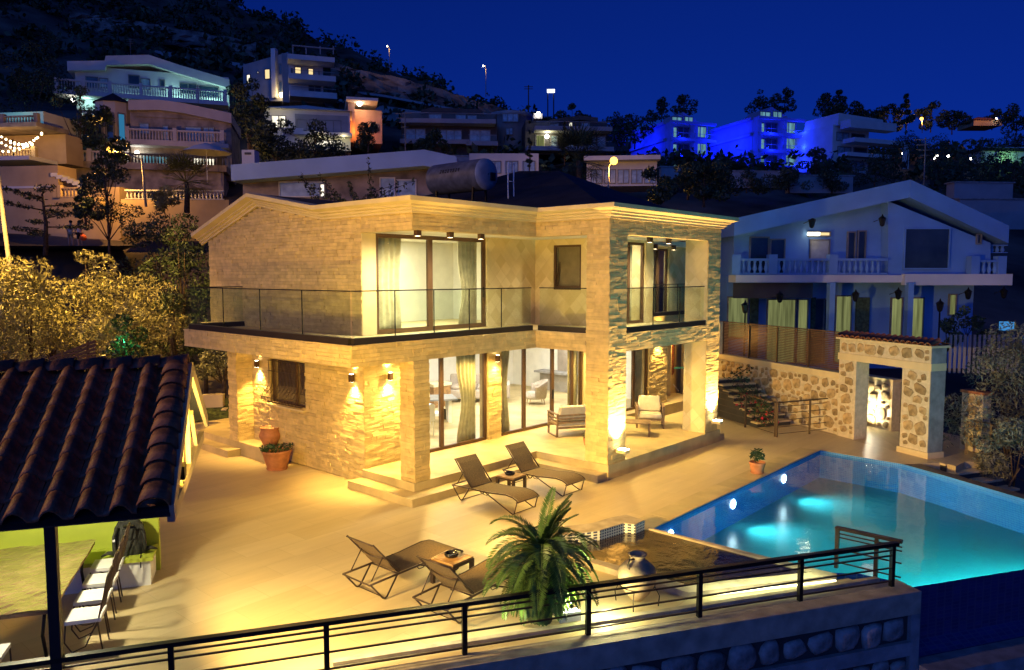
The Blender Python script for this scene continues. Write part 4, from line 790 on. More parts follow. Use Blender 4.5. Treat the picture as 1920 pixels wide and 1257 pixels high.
for k in range(6): g = G(); g.box(-.36 * k - .40, -1.15, -1.5, -.36 * k - .05, .15 - .05 * k, -.165 * k - .05); part('riser', g, m_mortard, SD); g = G(); g.box(-.36 * k - .40, -1.15, -.165 * k - .049, -.36 * k - .02, .16 - .05 * k, -.165 * k + .002); part('tread', g, m_mold, SD)
railing('thin dark railing running down beside the steps in front of the olive tree', [aw(-.35, -1.45), aw(-1.0, -1.5), aw(-2.9, -1.5)], .98, (0, 0, -.9), 3)
g = G(); fl = [aw(s, n)[:2] for s, n in ((-.57, .1), (-.3, -.9), (-.3, -2.1), (-.57, -2.1))]; g.prism(fl, -.6, .0); S('steps_landing', g, m_patio_r)
PW = T('garden_wall', 'small rubble pier with flat coping just right of the gateway', 'wall', aw(-.15, -1.9), AA); g = G(); g.box(-.3, -.3, -.5, .35, 0, 1.62); part('mortar_core', g, m_mortar, PW); g = G(); g.box(-.34, -.34, 1.622, .39, .04, 1.70); part('coping', g, m_tiler, PW); rubble(PW, [(-.28, .33, .05, 1.6)], .005, rg, m_rubble, .05, flip=-1)
# bougainvillea and a hanging creeper by the stairs
BG = T('bougainvillea', 'bushy plant with red flowers behind the small railing by the right column', 'shrub', aw(5.2, 1.15)); g = G(); g.tube([(0, 0, 0), (.1, 0, .6), (.3, .1, 1.2)], .03, 6, .01); part('stem', g, m_bark, BG)
foliage('foliage', 900, [(0, 0, .55, .5, .5), (.3, .4, .8, .45, .4), (-.5, -.5, .45, .4, .4), (.6, .8, 1.2, .35, .3)], .11, .05, m_dkleaf2, BG, 8); foliage('flowers', 90, [(0, 0, .5, .52, .5), (-.5, -.6, .4, .4, .35), (.3, .4, .6, .5, .4)], .12, .09, m_red, BG, 9)
CR = T('creeper', 'thin leafy creeper hanging over the boundary wall by the right column', 'plant', aw(7.0, .1, 1.3)); g = G(); g.tube([(.9, 0, .3), (.5, .1, .35), (.0, .15, .2), (-.6, .25, .05), (-1.1, .3, -.3)], .015, 5); part('stem', g, m_bark, CR)
foliage('foliage', 420, [(.8, 0, .3, .35, .3), (.2, .12, .25, .35, .16), (-.4, .2, .12, .3, .12), (-.9, .28, -.1, .25, .15), (.9, 0, -.1, .3, .4)], .11, .05, m_dkleaf2, CR, 12)

# ================================================================== INTERIOR SEEN THROUGH THE GLASS
def curtain(lab, x0, x1, y, z0, z1, pinch=0., grp='curtains at the glass doors', rot=False):
    g = G(); nx, nz = 36, 12
    for j in range(nz + 1):
        t_ = j / nz; k = 1 - pinch * math.sin(math.pi * min(1, t_ * 1.25)) ** 2 * .5
        for i in range(nx + 1):
            u = i / nx; x = x0 + (x1 - x0) * (u if pinch >= 0 else u); x = x1 - (x1 - x) * k if pinch > 0 else (x0 + (x - x0) * (1 + pinch * math.sin(math.pi * t_) ** 2 * .5))
            g.v.append((x, y + .045 * math.sin(u * 30 + .6 * math.sin(u * 9)) * (.7 + .3 * t_), z0 + (z1 - z0) * t_))
    g.f = [(j * (nx + 1) + i, j * (nx + 1) + i + 1, (j + 1) * (nx + 1) + i + 1, (j + 1) * (nx + 1) + i) for j in range(nz) for i in range(nx)]; g.sm = True
    o = part('curtain', g, m_curt); tag(o, lab, 'curtain', grp); s_ = o.modifiers.new('thickness', 'SOLIDIFY'); s_.thickness = .006; return o
curtain('beige curtain gathered at the right of the ground floor dining room door', -.80, -.12, 4.36, ZP + .02, ZB - .03, .5); curtain('beige curtain at the left edge of the living room door beside the lit pillar', .66, 1.30, 4.36, ZP + .02, ZB - .03, -.4); curtain('beige curtain at the right end of the living room door by the corner column', 4.1, 4.55, 4.36, ZP + .02, ZB - .03)
curtain('beige curtain seen past the corner column beside the armchair', 7.0, 7.6, 3.86, ZP + .02, ZB - .03, .3); curtain('wide beige curtain at the left of the upper bedroom door', -3.62, -2.72, 4.36, ZS + .02, 5.85, -.15); curtain('beige curtain at the right of the upper bedroom door', -.72, -.06, 4.36, ZS + .02, 5.85, .4)
curtain('pale curtain behind the first door of the right upper loggia', 3.0, 4.2, 2.12, ZS + .02, 5.84); curtain('greenish curtain behind the far door of the right upper loggia', 8.5, 9.4, 4.32, ZS + .02, 5.84)
m_sofa = M('grey_beige_fabric', (.42, .36, .30), .9, .08, 9)
SO = T('sofa', 'grey beige tufted sofa inside the living room', 'sofa', (4.6, 8.9, ZP), rad(-48))
for nm, bx in (('seat', (-1.0, -.42, .14, 1.0, .42, .46)), ('backrest', (-1.0, .42, .14, 1.0, .62, .92)), ('arm', (-1.2, -.42, .14, -1.0, .62, .66)), ('arm', (1.0, -.42, .14, 1.2, .62, .66)), ('cushion', (-.9, -.36, .461, 0, .40, .58)), ('cushion', (.02, -.36, .461, .92, .40, .58)), ('pillow', (.45, .14, .585, .9, .40, .98))):
    g = G(); g.box(*bx); o = part(nm, g, m_sofa if nm != 'pillow' else m_cush, SO); b_ = o.modifiers.new('bevel', 'BEVEL'); b_.width = .05; b_.segments = 2
for x in (-1.05, 1.05):
    for y in (-.35, .5): g = G(); g.box(x - .02, y - .02, 0, x + .02, y + .02, .139); part('leg', g, m_wood, SO)
def tubchair(lab, loc, rz, mat, grp=None, s=1.):
    t = T('armchair', lab, 'armchair', loc, rad(rz), grp); n = 14
    g = G(); g.lathe([(.001, .20), (.36, .20), (.38, .28), (.36, .42), (.001, .44)], (0, 0, 0), 20); part('seat', g, mat, t); g = G()
    for j, (z, r_, h) in enumerate(((.26, .38, 0), (.62, .42, 0), (.84, .44, 1))):
        for i in range(n + 1): a = -.25 + (math.pi + .5) * i / n; zz = z if not h else .62 + .24 * math.sin(min(math.pi, max(0, a))) ** .7; g.v.append((r_ * math.cos(a), r_ * math.sin(a), zz))
    g.f = [(j * (n + 1) + i, j * (n + 1) + i + 1, (j + 1) * (n + 1) + i + 1, (j + 1) * (n + 1) + i) for j in range(2) for i in range(n)]; g.sm = True; o = part('backrest', g, mat, t); s_ = o.modifiers.new('thickness', 'SOLIDIFY'); s_.thickness = .07
    for x in (-.24, .24):
        for y in (-.24, .24): g = G(); g.tube([(x, y, .2), (x * 1.15, y * 1.15, 0)], .02, 6, .012); part('leg', g, m_wood, t)
    return t
tubchair('grey beige tub armchair seen from behind in the living room', (5.55, 6.9, ZP), -130, m_sofa)
def wchair(lab, loc, rz):
    t = T('dining_chair', lab, 'chair', loc, rad(rz), 'white dining chairs indoors'); g = G(); g.box(-.22, -.22, .42, .22, .22, .50); part('seat', g, m_whitep, t)
    g = G(); g.vprism([(-.22, .501), (.22, .501), (.24, .86), (.14, .92), (.0, .95), (-.14, .92), (-.24, .86)], .17, .23); part('backrest', g, m_whitep, t)
    for x in (-.19, .19):
        for y in (-.19, .19): g = G(); g.tube([(x, y, .42), (x * 1.05, y * 1.05, 0)], .022, 6, .016); part('leg', g, m_whitep, t)
wchair('white dining chair nearest the glass door of the dining room', (-.75, 5.75, ZP), 200); wchair('white dining chair partly behind the brown door frame', (.15, 6.3, ZP), 215)
DT = T('dining_table', 'grey indoor dining table behind the white chairs', 'table', (.5, 7.5, ZP), rad(-35)); g = G(); g.box(-1.2, -.5, .71, 1.2, .5, .76); part('tabletop', g, M('grey_top', (.25, .25, .24), .4), DT)
for x in (-1.0, 1.0): g = G(); g.box(x - .05, -.35, 0, x + .05, .35, .709); part('leg', g, m_whitep, DT)
CB = T('cabinet', 'tall white glazed cabinet at the back of the dining room', 'cabinet', (.9, 10.45, ZP)); g = G(); g.box(-.75, -.22, 0, .75, .25, 2.3); part('body', g, m_whitep, CB)
for x in (-.36, .36): g = G(); g.box(x - .30, -.235, .8, x + .30, -.221, 2.2); part('door_pane', g, M('cabinet_pane', (.5, .52, .5), .2), CB)
for z in (1.2, 1.7): g = G(); g.box(-.68, -.25, z, .68, -.236, z + .03); part('shelf', g, m_whitep, CB)
CH = T('chest', 'brown wooden chest with cloth on top beside the dining room curtain', 'chest', (2.9, 9.2, ZP)); g = G(); g.box(-.4, -.3, 0, .4, .3, .72); part('body', g, m_wood, CH); g = G(); g.box(-.42, -.32, .721, .42, .32, .82); part('cloth', g, m_curt, CH)
CO = T('console', 'grey console shelf unit at the right of the living room', 'console', (8.35, 7.8, ZP)); g = G(); g.box(-.3, -1.3, .70, .3, 1.3, .78); part('shelf', g, m_conc, CO); g = G(); g.box(-.05, -1.2, 0, .3, 1.2, .699); part('body', g, M('grey_panel', (.35, .32, .28), .7), CO); g = G(); g.box(.2, -.9, .781, .3, .5, 2.2); part('back_panel', g, M('taupe_panel', (.30, .25, .2), .7), CO)
FLM = T('floor_lamp', 'slim arched floor lamp behind the right glass door', 'lamp', (7.4, 4.9, ZP)); g = G(); g.lathe([(.001, 0), (.2, 0), (.2, .03), (.001, .035)], (0, 0, 0), 16); part('base', g, m_wood, FLM); g = G(); g.tube([(0, 0, .03), (0, 0, 1.7), (.1, .0, 1.95), (.4, 0, 2.05), (.6, 0, 1.95)], .015, 6); part('stem', g, m_dark, FLM)
PC = T('picture', 'dark framed picture on the bedroom back wall', 'picture', (-.9, 7.57, 4.85)); g = G(); g.box(-.55, -.02, -.75, .05, .02, .65); part('canvas', g, M('olive_canvas', (.22, .20, .10), .7), PC)
IB = T('ironing_board', 'turquoise ironing board standing against the orange lit end wall of the terrace', 'ironing board', (11.2, 4.9, ZP), rad(-35)); g = G(); n = 16; g.prism([(.75 * math.cos(2 * math.pi * i / n), .19 * math.sin(2 * math.pi * i / n)) for i in range(n)], .90, .94); part('board', g, M('turquoise_cover', (.08, .42, .38), .8), IB)
for s in (-1, 1): g = G(); g.tube([(-.45 * s, s * .1, 0), (.35 * s, s * .1, .9)], .014, 6); part('leg', g, m_whitep, IB)
EW = T('side_wall', 'orange lit brick side wall beyond the terrace seen between the columns', 'wall', (13.0, 5.5, 0), rad(25)); g = G(); g.box(-3, 0, 0, 3, .2, 2.9); part('brickwork', g, m_stone2, EW); g = G(); g.box(-2.6, -.03, 1.1, -1.7, -.002, 2.7); part('red_panel', g, M('red_brown_panel', (.22, .05, .02), .8, .4, 5), EW)
lamp('POINT', (10.6, 3.9, 2.6), 60, (1, .58, .14), None, .1)
# solar water tank on the roof
TK = T('water_tank', 'large dark cylindrical solar water tank on a stand on the villa roof', 'water tank', (.55, 4.55, 6.56)); m_tank = M('tank_paint', (.12, .13, .16), .5, .2, 5)
g = G(); n = 22; R0 = .44
for y in (0, 2.0): g.v += [(R0 * math.cos(2 * math.pi * i / n), y, 1.15 + R0 * math.sin(2 * math.pi * i / n)) for i in range(n)]
g.f = [(i, (i + 1) % n, n + (i + 1) % n, n + i)[::-1] for i in range(n)]; g.sm = True; part('shell', g, m_tank, TK)
g = G(); rings = [(R0, 0), (R0 * .97, -.05), (R0 * .6, -.09), (.02, -.10)]
for r_, y in rings: g.v += [(r_ * math.cos(2 * math.pi * i / n), y, 1.15 + r_ * math.sin(2 * math.pi * i / n)) for i in range(n)]
g.f = [(j * n + i, j * n + (i + 1) % n, (j + 1) * n + (i + 1) % n, (j + 1) * n + i) for j in range(3) for i in range(n)]; g.sm = True; part('end_cap', g, M('tank_end', (.34, .37, .42), .5, .1, 5), TK)
g = G(); g.box(.08, -.14, .98, .26, -.085, 1.2); part('cover_box', g, m_dark, TK)
for sx in (-.3, .3):
    for y in (.25, 1.75): g = G(); g.bar((sx, y, 0), (sx * .8, y, .86), .05); part('leg', g, m_dark, TK)
g = G(); g.bar((-.3, .25, .3), (-.24, 1.75, .5), .03); part('brace', g, m_dark, TK)
g = G()                                                          # faded dark lettering strokes on the shell
for k in range(8):
    for seg in range(3):
        a = rad(168 - seg * 5); y = .62 + k * .105; a2 = a - rad(4); g.add([((R0 + .004) * math.cos(q), yy, 1.15 + (R0 + .004) * math.sin(q)) for q, yy in ((a, y), (a, y + (.07 if (k + seg) % 3 else .03)), (a2, y + (.07 if (k * seg) % 2 == 0 else .03)), (a2, y))], [(0, 1, 2, 3)])
part('lettering', g, m_dark, TK)
g = G()
for x in (.62, .86): g.tube([(x, -.3, -.05), (x + .02, -.25, 1.0), (x + .1, -.2, 1.55)], .02, 6)
for z in (.5, 1.0, 1.5): g.tube([(.63 + z * .04, -.27, z), (.87 + z * .04, -.27, z)], .012, 5)
part('pipe_frame', g, m_whitep, TK)
# ================================================================== HOUSES ON THE HILLSIDE AND NEXT DOOR
m_hw = M('house_white', (.62, .60, .56), .85, .06, .6); m_hg = M('house_grey', (.30, .30, .30), .85, .1, .6); m_hs = M('house_stone', (.30, .24, .20), .9, .25, 1.2, .5, 4)
m_hd = M('dark_cladding', (.07, .065, .06), .8, .15, 1); m_win = M('dark_window_glass', (.03, .05, .07), .08, .2, 1, spec=.8); m_winb = M('pale_curtained_glass', (.30, .40, .45), .25, .2, 2, spec=.6)
m_fr = M('window_frame', (.20, .19, .18), .6); m_ocre = M('ochre_render', (.48, .34, .18), .85, .12, .5)
w_warm = emit('lit_window_warm', (1, .72, .34), .9); w_white = emit_cloth('lit_window_white', (1, .92, .72), 1.3, 2); w_green = emit_cloth('lit_curtain_yellow_green', (.62, .68, .26), .26, 7); w_teal = emit_cloth('lit_window_teal', (.22, .55, .70), .42, 2); w_sky = emit('lit_window_blue', (.05, .32, .62), .4)
m_bal = M('balustrade_white', (.58, .56, .52), .8, .05)
m_nb = M('neighbour_render_dusk_tinted', (.15, .30, .58), .85, .08, .8, .15, 12)  # blue of the dusk light is put into the wall colour
class HH:
    """a house whose facade is a vertical plane at distance d along the bearing of px, turned by off degrees"""
    def __init__(s, name, lab, cat, px, y, d, off=0, grp=None):
        s.d = d; o = at(px, y, d); s.o = o; rz = -YAW + rad(off); s.t = T(name, lab, cat, o, rz, grp); s.rz = rz
        s.u = Vector((math.cos(rz), math.sin(rz), 0)); s.n = Vector((-math.sin(rz), math.cos(rz), 0))
    def m(s, px, y):
        r = FW + RT * ((px - 960) / FPX) + UP * ((628.5 - y) / FPX); k = (s.o - CAM).dot(s.n) / r.dot(s.n); p = CAM + r * k - s.o; return p.dot(s.u), p.z
    def r(s, px0, y0, px1, y1): x0, z1 = s.m(px0, y0); x1, _ = s.m(px1, y0); _, z0 = s.m(px0, y1); return x0, x1, z0, z1
    def P(s, nm, g, mat, par=None): return part(nm, g, mat, par or s.t)
    def wall(s, px0, y0, px1, y1, dep, mat=None, y=0., nm='wall'):
        x0, x1, z0, z1 = s.r(px0, y0, px1, y1); g = G(); g.box(x0, y, z0, x1, y + dep, z1); return s.P(nm, g, mat or m_hw)
    def gable(s, pts, dep, mat=None, y=0., nm='gable_wall'):
        g = G(); g.vprism([s.m(*p) for p in pts][::-1], y, y + dep); return s.P(nm, g, mat or m_hw)
    def slab(s, px0, y0, px1, y1, front=1.2, back=.3, mat=None, nm='balcony_slab'):
        x0, x1, z0, z1 = s.r(px0, y0, px1, y1); g = G(); g.box(x0, -front, z0, x1, -.002 if back < .5 else back, z1); return s.P(nm, g, mat or m_hw)
    def win(s, px0, y0, px1, y1, mat=None, mul=1, y=0., fr=None, nm='window'):
        x0, x1, z0, z1 = s.r(px0, y0, px1, y1); w_ = max(.05, .0011 * s.d); g = G()
        for a, b, c, e in ((x0, x1, z1 - w_, z1), (x0, x1, z0, z0 + w_), (x0, x0 + w_, z0 + w_, z1 - w_), (x1 - w_, x1, z0 + w_, z1 - w_)): g.box(a, y - .10, c, b, y - .004, e)
        for k in range(mul): xm = x0 + (x1 - x0) * (k + 1) / (mul + 1); g.box(xm - w_ * .5, y - .10, z0 + w_, xm + w_ * .5, y - .004, z1 - w_)
        f = s.P(nm, g, fr or m_fr); g = G(); g.quad((x0, y - .04, z0), (x1, y - .04, z0), (x1, y - .04, z1), (x0, y - .04, z1)); s.P('pane', g, mat or m_win, f); return f
    def rail(s, px0, y0, px1, y1, y=-1.2, n=3):
        x0, x1, z0, z1 = s.r(px0, y0, px1, y1); g = G(); g.quad((x0, y, z0), (x1, y, z0), (x1, y, z1), (x0, y, z1)); f = s.P('glass_balustrade', g, m_rail); g = G(); g.box(x0, y - .03, z1, x1, y + .03, z1 + .06); s.P('handrail', g, m_hg, f)
    def balus(s, px0, y0, px1, y1, y=-1.2, post=(), mat=None, single=False, step=.26):
        x0, x1, z0, z1 = s.r(px0, y0, px1, y1); h = z1 - z0; mat = mat or m_bal; g = G(); g.box(x0, y - .12, z1 - h * .14, x1, y + .12, z1); g.box(x0, y - .12, z0, x1, y + .12, z0 + h * .10); b = s.P('balustrade', g, mat)
        bm = mesh('baluster', G().lathe([(.05, 0), (.045, .1), (.095, .32), (.06, .62), (.045, .8), (.07, 1)], (0, 0, 0), 7), mat); bm.transform(Matrix.Diagonal((1, 1, h * .76, 1))); x = x0 + .15
        if single:
            while x < x1 - .1: link('baluster', bm, b, (x, y, z0 + h * .1)); x += step
        else:
            g = G()
            while x < x1 - .1: g.lathe([(.05, 0), (.095, h * .25), (.045, h * .6), (.07, h * .76)], (x, y, z0 + h * .1), 5); x += step
            o = s.P('balusters', g, mat, b); o['kind'] = 'stuff'
        for p in post: xp = s.m(p, y0)[0]; g = G(); g.box(xp - .17, y - .17, z0, xp + .17, y + .17, z1 + .16); s.P('pier', g, mat)
    def roof(s, pts, thick, front, back, mat=None, nm='roof'):
        """pitched roof edge following a polyline of pixels, given thickness in metres"""
        q = [s.m(*p) for p in pts]; g = G(); g.vprism(([(x, z - thick) for x, z in q] + [(x, z) for x, z in q[::-1]]), -front, back); return s.P(nm, g, mat or m_hw)
    def hip(s, px0, px1, y, pxa, ya, dep, mat=None, over=.6):
        x0, z = s.m(px0, y); x1, _ = s.m(px1, y); xa, za = s.m(pxa, ya); g = G(); g.add([(x0, -over, z), (x1, -over, z), (x1, dep, z), (x0, dep, z), (xa, dep * .45, za)], [(0, 1, 4), (1, 2, 4), (2, 3, 4), (3, 0, 4), (3, 2, 1, 0)]); return s.P('roof', g, mat or m_roofd)
    def light(s, px, y, dy, e, col, size=.3): x, z = s.m(px, y); p = s.o + s.u * x + s.n * dy + Vector((0, 0, z)); return lamp('POINT', p, e, col, None, size)
    def bulb(s, px, y, r_=.15, mat=None, dy=-.3): x, z = s.m(px, y); g = G(); g.sphere((x, dy, z), r_, 6); return s.P('lamp', g, mat or m_lampglow)

# --- neighbouring villa on the right
h = HH('neighbour_house', 'wide pale gabled house with balustraded balcony and lit curtains on the right', 'house', 1640, 640, 31, 0)
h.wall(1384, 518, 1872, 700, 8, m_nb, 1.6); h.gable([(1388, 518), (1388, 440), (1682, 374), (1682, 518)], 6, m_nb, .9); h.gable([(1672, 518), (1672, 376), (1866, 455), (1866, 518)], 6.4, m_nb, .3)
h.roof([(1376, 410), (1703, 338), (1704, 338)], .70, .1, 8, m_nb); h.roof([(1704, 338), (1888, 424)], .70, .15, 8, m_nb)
h.slab(1378, 516, 1690, 530, .1, .9); h.slab(1690, 514, 1890, 535, .3, .3); h.wall(1380, 531, 1530, 560, .1, m_hd, .3, 'awning')
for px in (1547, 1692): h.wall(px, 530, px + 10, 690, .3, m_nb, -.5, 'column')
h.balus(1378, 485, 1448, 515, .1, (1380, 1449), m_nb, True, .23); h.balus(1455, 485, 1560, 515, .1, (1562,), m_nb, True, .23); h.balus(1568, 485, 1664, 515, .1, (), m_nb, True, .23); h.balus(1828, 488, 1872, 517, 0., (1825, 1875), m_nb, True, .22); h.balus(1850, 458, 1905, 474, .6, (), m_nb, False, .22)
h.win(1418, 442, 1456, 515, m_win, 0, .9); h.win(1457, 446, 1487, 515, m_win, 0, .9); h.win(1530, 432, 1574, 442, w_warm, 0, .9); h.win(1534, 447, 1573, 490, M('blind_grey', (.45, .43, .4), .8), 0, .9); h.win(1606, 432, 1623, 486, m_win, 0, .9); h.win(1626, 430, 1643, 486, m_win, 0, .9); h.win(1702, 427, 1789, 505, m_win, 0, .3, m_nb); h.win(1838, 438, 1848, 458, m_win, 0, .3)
for a in ((1384, 558, 1426, 640, w_green, 0), (1462, 563, 1520, 690, w_green, 0), (1522, 563, 1544, 690, w_green, 0), (1555, 562, 1594, 690, m_win, 1), (1597, 556, 1630, 690, w_green, 0), (1706, 560, 1730, 690, w_green, 0), (1738, 560, 1772, 690, w_green, 0), (1820, 553, 1836, 596, w_green, 0)): h.win(*a, y=1.6)
for a in ((1428, 1444), (1636, 1662), (1548, 1556)):
    x0, x1, z0, z1 = h.r(a[0], 560, a[1], 690); g = G(); g.box(x0, 1.4, z0, x1, 1.5, z1); h.P('curtain_panel', g, M('dark_green_curtain', (.05, .08, .05), .9, .3, 8))
g = G(); x0, x1, z0, z1 = h.r(1529, 434, 1552, 440); g.box(x0, .78, z0, x1, .84, z1); h.P('tube_lamp', g, emit('tube_lamp', (1, .92, .65), 8)); h.light(1540, 445, .4, 4, (1, .85, .55), .1); h.light(1620, 430, -1.5, 8, (1, .45, .35), .3)
def lantern(lab, px, y, d, pole=None):
    p = at(px, y, d); t = T('lantern', lab, 'lantern', p, 0, 'dark iron lanterns of the neighbouring house'); t.scale = (.8, .8, .8); g = G(); g.lathe([(.05, 0), (.11, .06), (.17, .38), (.2, .4), (.05, .52), (.02, .62)], (0, 0, 0), 6); g.sm = False; part('cage', g, m_dark, t)
    if pole: g = G(); g.tube([(0, 0, 0), (0, 0, -pole)], .035, 6, .06); part('pole', g, m_dark, t)
    else: g = G(); g.tube([(0, 0, .1), (.1, .2, .35), (.0, .42, .25)], .02, 5); part('bracket', g, m_dark, t)
for lab, px, y in (('wall lantern left of the tube lamp on the upper floor', 1522, 428), ('wall lantern right of the narrow black windows', 1654, 425), ('wall lantern between the two left lit curtains', 1462, 568), ('wall lantern above the middle lit curtain', 1604, 566), ('wall lantern right of the column above the dark curtain', 1684, 562), ('wall lantern left of the narrow lit window', 1815, 562), ('rightmost wall lantern of the house', 1882, 560)): lantern(lab, px, y, 30.6)
lantern('lamp post lantern behind the left end of the slat screen', 1397, 588, 28.5, 3); lantern('lamp post lantern in front of the right lit window', 1762, 585, 28.5, 3.2)
for i, (px, y, r_) in enumerate(((1775, 645, .55), (1812, 618, .7), (1856, 640, .5))): foliage('', 1, [(0, 0, 0, .1, .1)], .1, .1, m_dkleaf, None, 1) if False else tree('shrub', ('small dark shrub under the right lamp post', 'dark round shrub below the narrow lit window', 'low dark shrub at the right end of the neighbour terrace')[i], 'shrub', at(px, y + 20, 29), 1.3, r_ * 1.3, 500, .16, .07, m_dkleaf, None, 60 + i, 6, .08, .1)
h = HH('planter_box', 'small lit blue aquarium like box at the right end of the neighbour terrace', 'box', 1892, 622, 29); h.wall(1883, 604, 1902, 620, .3, emit('blue_box', (.05, .25, .6), .8), 0, 'tank'); h.wall(1881, 621, 1904, 640, .4, m_hd, 0, 'base')
h = HH('garden_fence', 'dark slatted fence below the neighbour terrace right of the gateway', 'fence', 1850, 700, 27.5); 
for k in range(17): h.wall(1782 + k * 9, 628, 1786 + k * 9, 700, .05, m_hg, 0, 'slat')
# --- low house with the broad pale fascia behind the villa
h = HH('low_house', 'low house with broad pale fascia roof right behind the villa', 'house', 640, 372, 36, 0)
h.gable([(447, 400), (447, 335), (790, 300), (850, 318), (850, 400)], 7, m_hs, .6); h.roof([(440, 312), (798, 284), (858, 297)], .74, .5, 8, M('low_house_fascia', (.30, .42, .60), .8, .06, .8)); h.win(516, 338, 604, 368, m_winb, 0, .6, m_hw); h.win(594, 342, 606, 370, w_white, 0, .55); h.win(708, 330, 738, 368, m_winb, 0, .6, m_hw); h.win(740, 334, 778, 366, m_winb, 0, .6, m_hw)
h.wall(446, 278, 470, 312, .7, m_hw, .5, 'chimney'); h.wall(452, 283, 464, 287, .04, m_hd, .455, 'chimney_vent')
# --- villa with the polygonal bay and balustrades
h = HH('bay_villa', 'stone villa with polygonal tower bay and balustraded terraces on the left slope', 'house', 300, 335, 70, 14)
h.wall(243, 205, 432, 335, 8, m_hs); h.roof([(243, 190), (300, 190), (345, 196), (435, 215)], .9, .6, 8, M('pinkish_render', (.45, .38, .36), .85, .08, .6)); h.wall(255, 205, 405, 219, .1, m_hs, -.12, 'stone_frieze')
x0, x1, z0, z1 = h.r(172, 190, 243, 330); xc, rr_ = (x0 + x1) / 2, (x1 - x0) / 2; g = G(); pts = [(xc + rr_ * math.cos(rad(a)), .9 + rr_ * math.sin(rad(a))) for a in (180, 216, 252, 288, 324, 360)] + [(xc + rr_, 3), (xc - rr_, 3)]; g.prism(pts, z0, z1); h.P('tower_bay', g, MATS['pinkish_render'])
g = G(); g.add([(xc + rr_ * 1.12 * math.cos(rad(a)), .9 + rr_ * 1.12 * math.sin(rad(a)), z1) for a in range(0, 360, 36)] + [(xc, .9, z1 + 1.0)], [tuple(range(10))] + [(i, (i + 1) % 10, 10) for i in range(10)]); h.P('tower_roof', g, m_roofd)
for k, (a, mt) in enumerate(((234, m_win), (270, m_win), (306, w_sky))):
    c = Vector((xc + rr_ * .955 * math.cos(rad(a)), .9 + rr_ * .955 * math.sin(rad(a)))); d = Vector((-math.sin(rad(a)), math.cos(rad(a)))); zb_ = h.m(190, 268)[1]; zt_ = h.m(190, 213)[1]; w_ = rr_ * .2; nn = Vector((math.cos(rad(a)), math.sin(rad(a)))) * .05
    g = G()
    for q in (-w_, w_): p = c + d * q + nn; g.bar((p.x, p.y, zb_), (p.x, p.y, zt_), .12)
    for z in (zb_, zt_): p, q = c - d * w_ + nn, c + d * w_ + nn; g.bar((p.x, p.y, z), (q.x, q.y, z), .12)
    f = h.P('window', g, m_fr); g = G(); p, q = c - d * w_ + nn * .6, c + d * w_ + nn * .6; g.quad((p.x, p.y, zb_), (q.x, q.y, zb_), (q.x, q.y, zt_), (p.x, p.y, zt_)); h.P('pane', g, mt, f)
for a in ((260, 230, 280, 252, m_winb, 0), (304, 235, 316, 265, m_winb, 0), (346, 237, 378, 268, m_winb, 0), (380, 238, 402, 268, m_winb, 1)): h.win(*a)
h.slab(240, 268, 432, 276, 1.6, .3, MATS['pinkish_render']); h.balus(248, 246, 422, 268, -1.4, (246, 333, 420), MATS['pinkish_render']); h.slab(130, 310, 432, 322, 3.2, .3, m_hs); h.balus(135, 291, 232, 312, -3, (135, 186), MATS['pinkish_render']); h.balus(236, 296, 432, 318, -3, (236, 420), m_hd)
h.win(268, 292, 318, 318, w_teal, 1); h.win(362, 296, 404, 318, w_white, 1); h.light(262, 290, -.6, 30, (.8, 1, .9)); h.bulb(258, 288, .2, m_lampwhite); h.light(380, 300, -1.5, 10, (1, .9, .7)); h.wall(145, 322, 425, 365, 4, m_hs, -2.6, 'basement_wall')
um = T('parasol', 'pale open parasol on the lower terrace of the bay villa', 'parasol', at(388, 312, 66)); g = G(); g.lathe([(2.1, 2.05), (1.1, 2.55), (.02, 2.9)], (0, 0, -.9), 10); part('canopy', g, m_hw, um); g = G(); g.tube([(0, 0, -1.4), (0, 0, 2)], .04, 6); part('pole', g, m_whitep, um)
# --- long white villa above it
h = HH('long_villa', 'long bluish white villa with balustraded terrace above the bay villa', 'house', 270, 205, 86, 20)
h.wall(140, 122, 428, 205, 9); h.roof([(128, 118), (198, 117), (200, 108), (280, 106), (334, 124), (430, 152)], 1.0, .7, 9); h.slab(108, 178, 428, 184, 2.4, .3); h.balus(110, 156, 424, 178, -2.2, (114, 163, 212, 268, 322, 372, 422)); h.wall(150, 186, 430, 215, 1, m_hw, .4, 'lower_wall')
for a in ((160, 143, 184, 165, m_win, 0), (186, 146, 203, 165, m_winb, 0), (240, 140, 262, 165, m_win, 0), (263, 147, 282, 168, m_winb, 0), (299, 149, 309, 170, m_win, 0), (336, 155, 369, 176, m_win, 1), (371, 160, 410, 182, m_win, 0)): h.win(*a)
for px in (165, 240, 330, 400): h.light(px, 190, -1.0, 90, (.45, 1, .95), .4)
h.bulb(142, 194, .2, m_lampwhite, -1.6)
# --- modern three storey villa with cantilevered balconies
h = HH('modern_villa', 'modern three storey villa with cantilevered balconies and a roof terrace', 'house', 560, 186, 112, 18)
h.wall(541, 108, 605, 190, 14, m_hw); h.wall(528, 98, 541, 190, 12, m_hg, .5); x, z = h.m(541, 190); 
for y0, y1, a, b in ((112, 121, 538, 624), (147, 157, 540, 626), (178, 189, 542, 628)): h.slab(a, y0, b, y1, 3.2, .3)
for a in ((552, 125, 565, 139, w_warm, 0), (577, 128, 588, 143, w_warm, 0), (597, 133, 599, 148, w_white, 0), (578, 160, 602, 176, m_win, 1), (545, 128, 549, 140, m_win, 0)): h.win(*a)
h.rail(545, 141, 624, 147, -3.1); h.rail(545, 172, 626, 178, -3.1); g = G(); 
for px in (548, 572, 598, 622): x, z0 = h.m(px, 112); _, z1 = h.m(px, 97); g.box(x - .08, -2.9, z0, x + .08, -2.75, z1)
